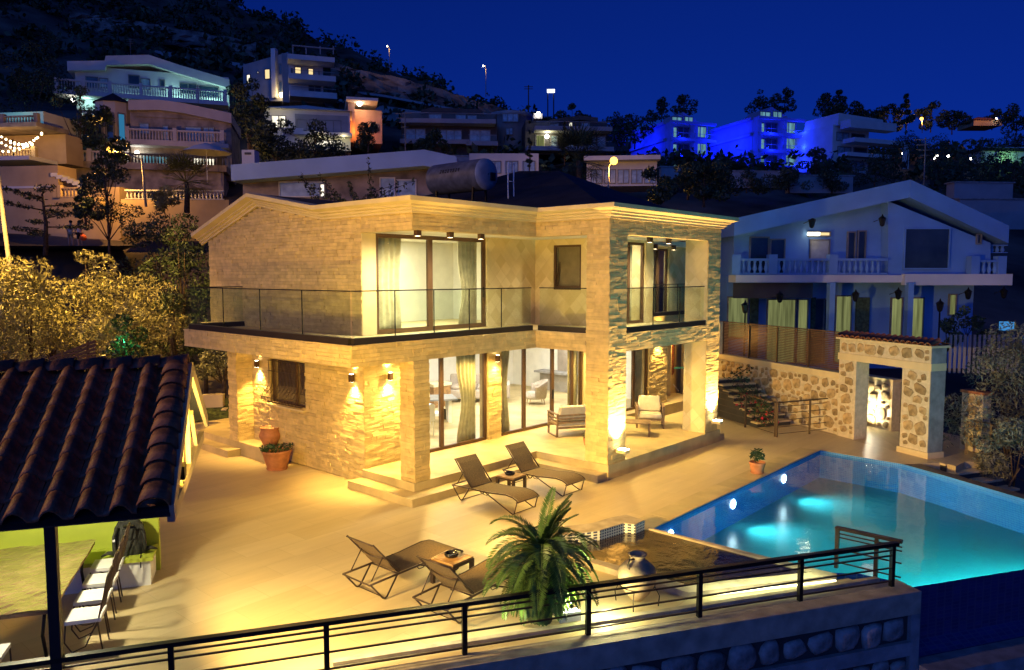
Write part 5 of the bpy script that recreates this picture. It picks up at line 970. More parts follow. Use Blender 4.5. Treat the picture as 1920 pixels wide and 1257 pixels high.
x0, z1 = h.m(546, 97); x1, _ = h.m(624, 97); g.box(x0, -3, z1, x1, -2.7, z1 + .15); h.P('roof_pergola', g, m_hg)
h2 = HH('modern_villa_annex', 'flat roofed grey wing of the modern villa with small lit windows', 'house', 500, 186, 114, -16)
h2.gable([(456, 190), (456, 122), (540, 98), (540, 190)], 9, m_hg); h2.wall(511, 93, 519, 185, .8, m_hw, -.5, 'chimney'); h2.win(496, 130, 507, 150, w_warm, 0); h2.win(462, 140, 470, 158, w_white, 0); h2.win(482, 134, 486, 139, w_white, 0); h2.win(522, 120, 536, 142, m_win, 0); h2.win(522, 152, 537, 176, m_win, 0); h2.bulb(530, 179, .35, m_lampglow); h2.light(530, 178, -1.2, 120, (1, .7, .3))
# --- pale villa with hip roof and lit ground floor
h = HH('hip_roof_villa', 'pale villa with blue grey hip roof and brightly lit ground floor', 'house', 580, 278, 92, 12)
h.wall(496, 203, 656, 278, 8); h.hip(492, 660, 203, 570, 184, 9, m_hw); h.wall(553, 214, 652, 250, .2, m_hg, -.1, 'recess'); h.slab(552, 250, 660, 256, 1.6, .3); h.slab(530, 244, 570, 249, 1.6, .3); h.win(508, 216, 536, 240, w_white, 1); h.win(580, 224, 640, 248, w_sky, 3); h.win(590, 262, 642, 276, w_white, 3); h.win(556, 224, 575, 246, m_win, 0)
h.light(520, 212, -2, 60, (1, .85, .5)); h.light(600, 258, -1.6, 110, (1, .85, .45)); h.light(645, 262, -1.6, 60, (1, .85, .45)); h.rail(560, 257, 650, 262, -1.5)
# --- orange lit house
h = HH('orange_house', 'small house glowing orange under a lit canopy', 'house', 690, 262, 100, 14)
h.wall(658, 205, 716, 268, 8, M('peach_render', (.6, .38, .25), .85, .1, .6)); h.wall(652, 192, 664, 270, 3, MATS['peach_render'], -1.4, 'corner_pier'); h.slab(648, 191, 706, 196, 3, 5, m_hw, 'canopy'); h.win(700, 232, 710, 248, m_win, 0)
h.bulb(673, 199, .35, m_lampwhite, -1.5); h.light(674, 203, -1.4, 160, (1, .55, .25)); h.light(672, 250, -2, 160, (1, .30, .06))
# --- glazed modern houses in the middle
h = HH('glazed_house', 'dark modern house with two rows of pale glazing above the tank', 'house', 840, 290, 108, 4)
h.wall(752, 212, 932, 292, 9, m_hd); h.roof([(790, 208), (810, 203), (900, 207), (905, 210)], .6, .5, 8, m_hd); h.slab(754, 228, 928, 236, 2.4, .3, m_hg); h.slab(752, 266, 880, 274, 2.4, .3, m_hg); h.slab(874, 270, 932, 278, 2.4, .3, m_hg)
for a in ((804, 214, 828, 229, m_winb, 0), (854, 215, 874, 229, m_winb, 0), (876, 216, 894, 229, m_winb, 0), (760, 241, 798, 266, m_winb, 1), (808, 243, 866, 266, m_winb, 3), (880, 243, 920, 268, m_winb, 1)): h.win(*a)
h.rail(756, 218, 926, 228, -2.3); h.rail(756, 258, 866, 266, -2.3); h.rail(878, 259, 930, 269, -2.3)
h = HH('round_pavilion', 'small round cornered pavilion beside the dark glazed house', 'house', 958, 240, 116); x, z0 = h.m(958, 285); _, z1 = h.m(958, 210); g = G(); g.lathe([(2.9, z0), (2.9, z1 - .6), (3.3, z1 - .5), (3.3, z1), (.01, z1 + .1)], (x, 2, 0), 14); h.P('drum', g, m_hg); h.win(942, 215, 972, 232, m_winb, 2, -1.0); h.win(948, 242, 962, 256, m_winb, 1, -1.0)
h = HH('glazed_house', 'dark modern house with one lit balcony behind the cypress trees', 'house', 1070, 285, 110, 4)
h.wall(985, 226, 1138, 290, 9, m_hd); h.roof([(1030, 226), (1085, 218), (1120, 222)], .6, .5, 8, m_hd); h.slab(1000, 242, 1142, 250, 2.4, .3, m_hg); h.slab(985, 279, 1145, 287, 2.4, .3, m_hg)
for a in ((1030, 228, 1048, 242, m_winb, 0), (1066, 229, 1074, 243, w_white, 0), (1090, 230, 1106, 244, m_winb, 0), (1004, 253, 1022, 278, w_green, 0), (1032, 254, 1046, 278, m_winb, 0), (1064, 256, 1076, 280, m_winb, 0), (1103, 255, 1118, 280, m_winb, 0), (1119, 255, 1136, 280, m_winb, 0)): h.win(*a)
h.bulb(1025, 257, .3, m_lampwhite, -.4); h.light(1025, 256, -1.2, 110, (1, .9, .45)); h.rail(1002, 234, 1140, 242, -2.3); h.rail(1090, 271, 1142, 279, -2.3); h.wall(1000, 214, 1016, 224, 2, m_hw, -.5, 'roof_kiosk'); h.bulb(1008, 216, .28, m_lampwhite, -1.0)
h = HH('garden_pavilion', 'long low glazed pavilion under the amber street lamp', 'house', 1165, 345, 78, -6)
h.wall(1100, 302, 1232, 350, 6, m_hw); h.slab(1095, 297, 1236, 305, 1.5, .3, m_hw, 'roof_edge')
for k in range(5): h.win(1108 + k * 25, 318, 1130 + k * 25, 345, m_winb, 1)
h = HH('low_annex', 'low white annex seen through the gap beside the water tank', 'house', 950, 325, 76); h.wall(880, 288, 1010, 345, 6, m_hw); 
for k in range(4): h.win(884 + k * 32, 302, 908 + k * 32, 326, m_winb, 1)
# --- blue lit apartment houses and the dark one beside them
BLU = (.004, .014, 1)
m_bh = M('apartment_render_light_tinted', (.26, .28, .46), .85, .08, .6)  # facade's blue light is put into a darkened render colour
def blue_house(lab, px0, px1, ytop, ybot, pk, d, floors, e):
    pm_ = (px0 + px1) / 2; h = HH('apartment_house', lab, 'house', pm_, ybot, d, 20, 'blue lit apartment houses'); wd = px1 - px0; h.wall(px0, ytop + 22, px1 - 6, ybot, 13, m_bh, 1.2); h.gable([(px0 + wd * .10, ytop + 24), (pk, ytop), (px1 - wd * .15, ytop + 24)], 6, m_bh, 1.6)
    h.win(pk - wd * .26, ytop + 8, pk - wd * .02, ytop + 21, w_teal, 1, 1.6); h.win(pk + wd * .02, ytop + 8, pk + wd * .22, ytop + 21, w_teal, 1, 1.6)
    for f_ in floors:
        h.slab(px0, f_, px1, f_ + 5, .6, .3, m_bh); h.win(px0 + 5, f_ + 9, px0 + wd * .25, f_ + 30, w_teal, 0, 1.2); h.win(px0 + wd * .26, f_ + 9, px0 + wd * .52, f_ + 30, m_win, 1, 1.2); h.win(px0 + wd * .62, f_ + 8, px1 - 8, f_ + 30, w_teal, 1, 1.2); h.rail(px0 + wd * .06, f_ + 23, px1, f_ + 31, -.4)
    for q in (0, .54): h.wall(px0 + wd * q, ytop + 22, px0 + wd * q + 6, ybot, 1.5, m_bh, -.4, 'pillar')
    x0 = h.m(px0, ytop + 50)[0]
    for f_ in floors:                                              # side facade: floor bands, recessed dark windows
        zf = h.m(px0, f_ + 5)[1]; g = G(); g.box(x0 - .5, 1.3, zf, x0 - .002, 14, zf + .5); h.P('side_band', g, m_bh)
        for y0, y1 in ((2.6, 5.4), (7.2, 9.2), (10.6, 12.4)): g = G(); g.box(x0 - .03, y0, zf - 2.2, x0 - .004, y1, zf - .3); h.P('side_window', g, m_win)
    for f_ in floors:
        for q in (.25, .85): h.light(px0 + wd * q, f_ + 30, -1.2, e, BLU, .3)
    p = h.o + h.u * (h.m(px0, ytop + 50)[0] - 3) + h.n * 5 + Vector((0, 0, 4)); lamp('POINT', p, e * 4, BLU, None, .5); p = h.o + h.u * (h.m(px0, ytop + 50)[0] - 3) + h.n * 11 + Vector((0, 0, 5)); lamp('POINT', p, e * 3, BLU, None, .5)
    return h
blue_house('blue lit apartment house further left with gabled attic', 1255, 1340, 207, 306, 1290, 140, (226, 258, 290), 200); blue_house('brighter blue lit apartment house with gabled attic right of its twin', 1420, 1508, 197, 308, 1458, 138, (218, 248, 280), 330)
h = HH('dark_apartment_house', 'dark unlit modern apartment house right of the blue lit pair', 'house', 1590, 320, 132, 22)
h.wall(1572, 232, 1640, 320, 13, m_hw, 1.2); h.gable([(1575, 234), (1578, 211), (1660, 224), (1662, 240)], 8, m_hw, .5); h.slab(1576, 228, 1662, 243, 2.2, .3); h.slab(1580, 262, 1684, 270, 2.6, .3); h.slab(1572, 288, 1655, 295, 2, .3); h.wall(1676, 270, 1684, 320, .5, m_hw, -2.4, 'pillar')
for a in ((1578, 245, 1602, 262, m_winb, 1), (1606, 248, 1632, 264, m_win, 0), (1580, 272, 1606, 288, m_winb, 1), (1610, 274, 1636, 290, m_win, 0), (1584, 298, 1630, 316, m_winb, 2)): h.win(*a, y=1.2)
# --- far houses on the right skyline
h = HH('cottage', 'pale cottage with green lit arched door at the right edge', 'house', 1880, 300, 150, 0); h.wall(1840, 276, 1925, 306, 8, m_hw); h.roof([(1836, 277), (1930, 279)], .6, .5, 8, m_roofd); h.win(1872, 279, 1881, 291, m_win, 0); h.light(1884, 300, -2, 160, (.35, 1, .3)); x, z = h.m(1874, 306); g = G(); g.tube([(x + 1.0 * math.cos(rad(a)), -.1, z + 1.2 + 1.0 * math.sin(rad(a))) for a in range(0, 181, 20)], .14, 5); h.P('door_arch', g, m_hw)
h = HH('red_roof_house', 'far house with orange lit tiled roof on the right skyline', 'house', 1845, 228, 190); h.wall(1826, 224, 1880, 236, 7, m_ocre); h.hip(1822, 1884, 225, 1850, 214, 8, m_tiler); h.light(1838, 216, -5, 500, (1, .40, .05)); h.bulb(1866, 224, .3, m_lampwhite)
# --- restaurant terrace at the far left, string lights, walls under it
h = HH('terrace_restaurant', 'teal lit terrace restaurant with balustrade at the left edge', 'house', 30, 300, 62, -8)
h.wall(-40, 205, 55, 240, 5, m_hw, 1.5); h.slab(-40, 240, 96, 248, 1.6, 2, m_hs); h.balus(-30, 226, 92, 241, -1.2, (28, 90), m_hs); h.light(15, 215, -.6, 60, (.35, 1, .8)); h.wall(-40, 249, 96, 305, 2, m_ocre, 1.6); h.balus(-30, 290, 104, 305, -2, (100,), m_ocre); h.slab(-40, 306, 108, 313, 3, .3, m_hw); h.light(10, 275, -1.5, 70, (1, .55, .15)); h.light(55, 280, -1.5, 30, (1, .55, .15))
SG = T('string_lights', 'swags of warm bulbs strung over the restaurant terrace', 'string lights', at(40, 285, 59)); o_ = at(40, 285, 59); g = G()
for a, b, sag in (((-5, 262), (60, 270), 12), ((-5, 282), (78, 250), 14), ((-5, 252), (60, 272), 6), ((20, 268), (78, 252), 10)):
    for k in range(9):
        t_ = k / 8; p = at(a[0] + (b[0] - a[0]) * t_, a[1] + (b[1] - a[1]) * t_ + sag * 4 * t_ * (1 - t_), 59) - o_; q = G(); q.sphere(p, .075, 5); part('bulb', q, m_lampglow, SG)
    g.tube([at(a[0] + (b[0] - a[0]) * k / 10, a[1] + (b[1] - a[1]) * k / 10 + sag * 4 * k / 10 * (1 - k / 10) - 1, 59) - o_ for k in range(11)], .012, 4)
g.tube([at(24, 262, 59) - o_, at(26, 300, 59) - o_], .05, 5); part('cord', g, m_dark, SG)
h = HH('retaining_wall', 'ochre rendered retaining wall under the restaurant terrace', 'wall', 60, 380, 58, -8); h.wall(-60, 314, 108, 352, 2, m_ocre, 0); h.wall(-60, 352, 108, 356, .5, m_hw, -.25, 'coping'); h.wall(-60, 357, 230, 480, 2, m_ocre, -.4)
h = HH('garden_balustrade', 'pale balustrade along the street lit wall left of the dark shrub', 'balustrade', 150, 370, 54, -6); h.balus(112, 352, 172, 371, 0, (106, 112), m_ocre); h.wall(100, 371, 190, 400, .6, m_ocre, -.1)
h = HH('garden_balustrade', 'pale balustrade along the street lit wall behind the curved lamp post', 'balustrade', 320, 380, 54, 4); h.balus(235, 356, 420, 374, 0, (), m_bal); h.wall(228, 374, 430, 440, .8, m_ocre, -.1)
h = HH('garden_stairs', 'pale diagonal outdoor stairs above the left retaining wall', 'stairs', 130, 345, 58)
for k in range(6): h.wall(102 + k * 10, 326 + k * 4, 114 + k * 10, 333 + k * 4, 1, m_hw, -.5, 'step')
for lab, a, d in (('grey terrace wall under the left blue lit house', (1240, 314, 1336, 336), 92), ('grey terrace wall among the trees under the brighter blue house', (1345, 322, 1470, 352), 84), ('grey terrace wall above the neighbour roof', (1480, 330, 1600, 362), 82), ('pale stepped wall right of the neighbour roof ridge', (1790, 343, 1900, 372), 60), ('lower pale wall right of the neighbour roof ridge', (1800, 374, 1925, 430), 56), ('dark rendered wall below the dark glazed house', (700, 292, 880, 318), 92)):
    h = HH('terrace_wall', lab, 'wall', (a[0] + a[2]) / 2, a[3], d, 4, 'terrace walls on the slope'); h.wall(*a, 1.0, m_hg, 0, 'wall_face'); h.wall(a[0] - 3, a[1] - 2.5, a[2] + 3, a[1], 1.2, m_conc, -.1, 'coping')
def clutter(lab, px, y, d):
    t = T('roof_aerial', lab, 'aerial', at(px, y, d), -YAW, 'roof aerials'); g = G(); g.tube([(0, 0, -.4), (0, 0, 2.0)], .03, 5); part('mast', g, m_fr, t)
    for k in range(4): g = G(); g.tube([(-.5 + k * .1, 0, 1.9 - k * .22), (.5 - k * .1, 0, 1.9 - k * .22)], .018, 4); part('rod', g, m_fr, t)
clutter('roof aerial on the long white villa', 245, 106, 88); clutter('roof aerial on the low house ridge', 760, 286, 38); clutter('roof aerial on the neighbour house ridge', 1732, 346, 33); clutter('roof aerial on the bay villa roof', 372, 200, 72)
# hillside road walls and rock cuts
for lab, pts, hgt, mat, d, nm, cat in (('long pale retaining wall of the hillside road on the left', ((0, 45), (150, 75), (330, 100), (460, 120)), 14, m_hg, 150, 'road_wall', 'wall'), ('long retaining wall of the hillside road below the rock cut', ((600, 180), (760, 205), (900, 225), (960, 232)), 26, m_hg, 140, 'road_wall', 'wall'), ('thin parapet of the upper hillside road', ((500, 150), (720, 178), (860, 205), (950, 218)), 4, m_hg, 160, 'road_parapet', 'wall')):
    g = G(); o_ = at(pts[0][0], pts[0][1], d)
    for (a, b), (c, e) in zip(pts, pts[1:]): p, q = at(a, b, d) - o_, at(c, e, d) - o_; hh = hgt * d / FPX; g.hexa([p + Vector((0, 0, -hh)), q + Vector((0, 0, -hh)), q + Vector((3, 3, -hh)), p + Vector((3, 3, -hh)), p, q, q + Vector((3, 3, 0)), p + Vector((3, 3, 0))])
    o = part(nm, g, mat, None, o_); tag(o, lab, cat)
def rockcut(lab, pts, hgt, d):
    g = G(); o_ = at(pts[0][0], pts[0][1], d); n_ = 30; rg = random.Random(len(pts) + d); m_ = 7
    for j in range(m_ + 1):
        for i in range(n_ + 1):
            t_ = i / n_ * (len(pts) - 1); k = min(int(t_), len(pts) - 2); f = t_ - k; px = pts[k][0] * (1 - f) + pts[k + 1][0] * f; py = pts[k][1] * (1 - f) + pts[k + 1][1] * f; g.v.append(at(px, py + hgt * (j / m_) + rg.uniform(-2, 2), d - j * 1.2 + rg.uniform(-1.5, 1.5)) - o_)
    g.f = [(j * (n_ + 1) + i, j * (n_ + 1) + i + 1, (j + 1) * (n_ + 1) + i + 1, (j + 1) * (n_ + 1) + i) for j in range(m_) for i in range(n_)]; o = part('rock_cut', g, m_rock, None, o_); o['kind'] = 'structure'
rockcut('', ((130, 20), (300, 48), (480, 80)), 34, 165); rockcut('', ((620, 118), (760, 150), (860, 178), (950, 205)), 40, 170)

# ================================================================== STREET LAMPS AND SIGN
def street_lamp(lab, base, top, head, r_=.07, e=0, col=(1, .55, .12), glow=None, grp='street lamps', gs=.2, aim=None):
    t = T('street_lamp', lab, 'street lamp', base, 0, grp); b = Vector(base); g = G(); g.tube([(0, 0, 0), Vector(top) - b], r_, 7, r_ * .7); part('pole', g, M('lamp_pole', (.40, .36, .32), .6), t)
    if (Vector(head) - Vector(top)).length > .2: g = G(); tp, hd = Vector(top) - b, Vector(head) - b; g.tube([tp, tp.lerp(hd, .6) + Vector((0, 0, .12)), hd], r_ * .6, 6); part('arm', g, MATS['lamp_pole'], t)
    g = G(); g.sphere(Vector(head) - b, gs, 7); part('lamp_head', g, glow or m_lampglow, t)
    if e and aim: lamp('SPOT', Vector(head) - Vector((0, 0, .5)), e, col, aim, .15, 105, .6)
    elif e: lamp('POINT', Vector(head) - Vector((0, 0, .5)), e, col, None, .15)
g_amber = emit('amber_lamp_glow', (1, .48, .06), 5)
AMB = (1, .56, .10)
street_lamp('tall street lamp pole at the left edge lighting the olive bushes', at(42, 690, 30), at(-30, 120, 30), at(-150, 90, 24), .10, 17000, AMB, g_amber, aim=at(150, 590, 28)); lamp('POINT', at(-150, 125, 24), 1000, (1, .52, .12), None, .15)
street_lamp('curved arm street lamp in front of the bay villa', at(274, 388, 52), at(266, 300, 52), at(206, 282, 52), .09, 2000, (1, .5, .1), g_amber, gs=.28)
street_lamp('amber street lamp with glowing head behind the villa roof', at(1141, 375, 66), at(1141, 312, 66), at(1151, 302, 66), .09, 800, (1, .5, .08), g_amber, gs=.34)
street_lamp('small street lamp on the hillside road above the modern villa', at(731, 135, 165), at(730, 88, 165), at(726, 87, 165), .10, 150, AMB, m_lampglow, gs=.16)
street_lamp('small street lamp at the end of the hillside road near the sky', at(911, 182, 170), at(911, 125, 170), at(906, 124, 170), .10, 150, AMB, m_lampwhite, gs=.18)
street_lamp('orange lamp glowing among trees on the right skyline', at(1729, 250, 170), at(1729, 224, 170), at(1728, 223, 170), .08, 900, (1, .45, .05), g_amber, gs=.35)
for lab, px, y0, y1, d in (('thin utility pole with crossarm left of the glowing sign', 991, 205, 160, 172), ('utility pole with crossarms left of the blue lit houses', 1188, 262, 228, 150)):
    t = T('utility_pole', lab, 'utility pole', at(px, y0 + 8, d)); o_ = at(px, y0 + 8, d); g = G(); g.tube([(0, 0, 0), at(px, y1, d) - o_], .14, 6); part('pole', g, m_bark, t)
    for k in (3, 7): c = at(px, y1 + k, d) - o_; g = G(); g.bar(c - Vector((RT.x, RT.y, 0)) * 1.0, c + Vector((RT.x, RT.y, 0)) * 1.0, .12); part('crossarm', g, m_bark, t)
BS = T('billboard', 'white glowing sign panel on two tall posts on the skyline', 'sign', at(1033, 215, 175)); o_ = at(1033, 215, 175)
for px in (1027, 1038): g = G(); g.tube([at(px, 222, 175) - o_, at(px, 176, 175) - o_], .14, 5); part('post', g, m_dark, BS)
g = G(); p = at(1026, 168, 175) - o_; q = at(1040, 174, 175) - o_; g.bar((p.x, p.y, (p.z + q.z) / 2), (q.x, q.y, (p.z + q.z) / 2), .3, p.z - q.z, (0, 0, 1)); part('panel', g, emit('sign_glow', (.8, .92, 1), 3), BS)
for i, px in enumerate((1778, 1757, 1820, 1693, 1752)):
    t = T('garden_light', ('small white garden light below the right skyline', 'small white garden light left of the first among the dark trees', 'small white garden light near the green lit cottage', 'small white garden light beside the dark apartment house', 'faint white garden light lowest of the group')[i], 'light', at(px, (293, 292, 298, 288, 297)[i], 145)); g = G(); g.sphere((0, 0, 0), .22, 5); part('globe', g, m_lampwhite, t); g = G(); g.tube([(0, 0, -.2), (0, 0, -2)], .05, 5); part('post', g, m_dark, t)

# ================================================================== TREES AND PLANTS
def tb(px, y, d): p = at(px, y, d); return (p.x, p.y, p.z)
# lit olive bushes behind the gazebo
for i, (px, y, d, hh, rx, n) in enumerate(((60, 700, 25, 3.6, 2.0, 4200), (170, 700, 27, 4.6, 2.3, 5200), (255, 705, 25.5, 2.8, 1.5, 2600), (100, 690, 33, 5.0, 2.6, 4600), (240, 680, 34, 4.4, 2.2, 3600), (5, 690, 29, 4.6, 2.0, 3000), (310, 690, 31, 3.6, 1.5, 2200))):
    tree('olive_tree', ('pale olive bush nearest the gazebo ridge lit yellow by the street lamp', 'largest pale olive bush in the middle of the lit garden', 'small olive bush left of the green lit plant', 'olive tree behind the lit bushes under the cedar', 'olive tree behind the lit garden left of the dark tree', 'olive bush at the left edge behind the lamp pole', 'dim olive bush beside the balcony end')[i], 'tree', tb(px, y, d), hh, rx, int(n * 1.7), .19, .045, m_olive, 'street lit olive bushes', 100 + i, 16, .16, .06)
gp = tree('shrub', 'small shrub lit vivid green from below in the left garden', 'shrub', tb(238, 690, 23.5), 2.0, .8, 900, .16, .07, m_dkleaf2, None, 120, 8, .08, .1); p = Vector(tb(232, 640, 23.0)); lamp('POINT', p, 14, (.05, 1, .30), None, .1)
gd = T('garden_spike_light', 'small green garden light under the green lit shrub', 'light', p); g = G(); g.sphere((0, 0, 0), .05, 6); part('lens', g, emit('green_lens', (.05, 1, .3), 6), gd); g = G(); g.tube([(0, 0, -.05), (0, 0, -.7)], .02, 5); part('spike', g, m_dark, gd)
for i, (px, y, d, hh, rx, n, lf) in enumerate(((345, 640, 36, 6.2, 2.3, 4200, .20), (300, 560, 41, 5.6, 2.2, 2600, .2), (205, 470, 44, 5.6, 1.7, 2200, .18), (330, 690, 28, 3.0, 1.3, 1600, .16), (420, 735, 27.5, 2.6, 1.1, 2600, .13), (385, 720, 29.5, 2.2, 1.0, 1200, .13))):
    tree('dark_tree', ('tall dark tree immediately left of the villa gable', 'dark tree behind the lit bushes left of the villa', 'dark upright tree in front of the ochre retaining wall', 'dark bush below the balcony end left of the villa', 'glossy leaved bush under the balcony beside the grass mound', 'small dark bush by the garden steps'), 'tree', tb(px, y, d), hh, rx, n, lf, lf * .4, (m_dkleaf, m_dkleaf, m_dkleaf, m_dkleaf, m_olive2, m_dkleaf)[i], None, 140 + i, 15, .18, .12) if False else tree('dark_tree', ['tall dark tree immediately left of the villa gable', 'dark tree behind the lit bushes left of the villa', 'dark upright tree in front of the ochre retaining wall', 'dark bush below the balcony end left of the villa', 'glossy leaved bush under the balcony beside the grass mound', 'small dark bush by the garden steps'][i], 'tree', tb(px, y, d), hh, rx, n, lf, lf * .4, (m_dkleaf, m_dkleaf, m_dkleaf, m_dkleaf, m_olive2, m_dkleaf)[i], None, 140 + i, 15, .18, .12)
# cedar silhouette with flat tiers in front of the ochre wall
CE = T('cedar_tree', 'dark cedar with flat spreading branches before the ochre wall', 'tree', tb(85, 470, 46)); g = G(); g.tube([(0, 0, -.3), (.1, 0, 1.6), (0, .1, 3.4)], .16, 7, .06)
bl = []; rg = random.Random(3)
for k in range(11): a = rg.uniform(0, 6.28); z = .9 + k * .25; L = rg.uniform(1.2, 2.6); e = (math.cos(a) * L, math.sin(a) * L, z + rg.uniform(0, .5)); g.tube([(0, 0, z), e], .05, 5, .015); bl += [(e[0] * q, e[1] * q, e[2] * q + z * (1 - q), .55, .13) for q in (.45, .75, 1)]
part('trunk', g, m_bark, CE); foliage('crown', 1900, bl, .26, .06, m_dkleaf, CE, 31)
# olive tree at the right edge
tree('olive_tree', 'grey green olive tree at the right edge beside the steps', 'tree', tb(1885, 910, 21.5), 4.6, 2.1, 8000, .17, .036, m_olive2, None, 161, 20, .16, .22); tree('olive_tree', 'lower grey olive sapling in front of the right olive tree', 'tree', tb(1900, 925, 19.5), 2.0, 1.0, 2400, .15, .032, m_olive2, None, 162, 9, .07, .1)
# shoots of a climbing plant behind the villa roof
VN = T('climbing_shrub', 'dark climbing shoots rising behind the villa roof before the low house', 'shrub', tb(640, 400, 30)); o_ = Vector(tb(640, 400, 30)); g = G(); bl = []
for a, b in (((700, 385), (690, 300)), ((650, 390), (600, 330)), ((640, 385), (560, 335)), ((660, 385), (745, 345)), ((690, 385), (775, 340)), ((670, 388), (655, 345)), ((600, 385), (565, 330))):
    p, q = at(*a, 30) - o_, at(*b, 30) - o_; g.tube([p, p.lerp(q, .5) + Vector((0, .1, .1)), q], .02, 5, .006); bl += [(*(p.lerp(q, k / 6)), .20 * (1.15 - k / 7), .16) for k in range(7)]
part('stem', g, m_bark, VN); foliage('foliage', 1300, bl, .14, .06, m_dkleaf, VN, 33)
def fanpalm(lab, base, h_, n=34, L=1.7, mat=None, seed=5):
    t = T('palm_tree', lab, 'palm', base, 0); rg = random.Random(seed); g = G(); g.tube([(0, 0, -.5), (.05, 0, h_ * .5), (0, 0, h_)], .2, 8, .15); part('trunk', g, m_bark, t)
    for i in range(n):
        az = i * 2.4; el = rad(rg.uniform(-35, 75)); d = Vector((math.cos(az) * math.cos(el), math.sin(az) * math.cos(el), math.sin(el))); s = Vector((-math.sin(az), math.cos(az), 0)); u = s.cross(d); c = Vector((0, 0, h_)) + d * L * .5; g = G(); g.tube([(0, 0, h_), c], .018, 4)
        for k in range(15): a = rad(-95 + 190 * k / 14); v = (d * math.cos(a) + s * math.sin(a) + Vector((0, 0, -.12))).normalized(); w_ = v.cross(u).normalized() * .035; e = c + v * L * .55 * (.65 + .35 * math.cos(a)); m_ = c.lerp(e, .5); g.add([c, m_ + w_, e, m_ - w_], [(0, 1, 2, 3)])
        g.sm = False; part('frond', g, mat or m_dkleaf, t)
    return t
fanpalm('dark fan palm rising behind the villa hip roof', tb(1085, 350, 48), 1.6, 40, 2.6, None, 5); fanpalm('fan palm beside the curved street lamp', tb(350, 385, 50), 1.5, 36, 2.3, m_leafy, 6)
for i, (px, y, d, hh, r_) in enumerate(((993, 325, 62, 4.6, .42), (1058, 300, 66, 3.4, .32))): tree('cypress_tree', ('slim dark cypress left of the fan palm', 'thin cypress in front of the lit balcony house')[i], 'tree', tb(px, y, d), hh, r_, 1500, .22, .06, m_dkleaf, None, 170 + i, 22, .1, .02, .8, None, 1)
YU = tree('shrub', 'pale street lit yucca bush under the balustrade left of the villa', 'shrub', tb(310, 392, 47), 1.9, 1.0, 900, .5, .06, m_olive, None, 180, 8, .06, .05)
for i, (px, y, d, hh, rx, sp) in enumerate(((1240, 215, 200, 6, 3.6, 0), (1282, 208, 196, 6.5, 3.4, 0), (1430, 205, 190, 6.5, 4.2, 0), (1470, 200, 190, 6, 3.5, 0), (1545, 214, 175, 6, 4.2, 0), (1570, 212, 180, 7, 3.0, 0), (1600, 216, 175, 5.5, 3.2, 0), (1640, 226, 178, 5, 4.2, 0), (1670, 232, 172, 6, 3.4, 0), (1698, 236, 170, 9.5, 2.2, 1), (1745, 232, 176, 6.5, 3.8, 0), (1785, 236, 180, 5, 4.2, 0), (1860, 228, 200, 5, 3, 0), (1905, 240, 160, 7, 4.2, 0), (1072, 226, 180, 5.4, 3.1, 0), (1160, 246, 150, 5, 4.0, 0), (1190, 262, 140, 6, 4.2, 0), (1098, 236, 175, 4, 2.6, 0))):
    tree('skyline_tree', ['leftmost round tree above the left blue house', 'dense tree behind the attic of the left blue house', 'broad tree behind the brighter blue house', 'second tree behind the gabled attic of the brighter blue house', 'broad low tree behind the dark apartment house', 'pointed bushy tree above the dark apartment house', 'small tree between two others above the dark apartment house', 'low spreading tree right of the dark apartment house', 'bushy tree left of the tall conifer', 'tall pointed conifer on the right skyline', 'tree beside the orange lamp on the skyline', 'flat topped tree group right of the orange lamp', 'small round tree above the red roofed house', 'tall dark tree at the right edge of the skyline', 'round dark tree right of the glowing sign', 'dark tree left of the blue houses', 'dark shrubby tree under the left blue house', 'small tree below the round tree on the ridge'][i], 'tree', tb(px, y + 12, d), hh, rx, 1500, .6, .28, m_dkleaf, 'trees on the skyline', 200 + i, 12, .3, .1, 1., None, sp)
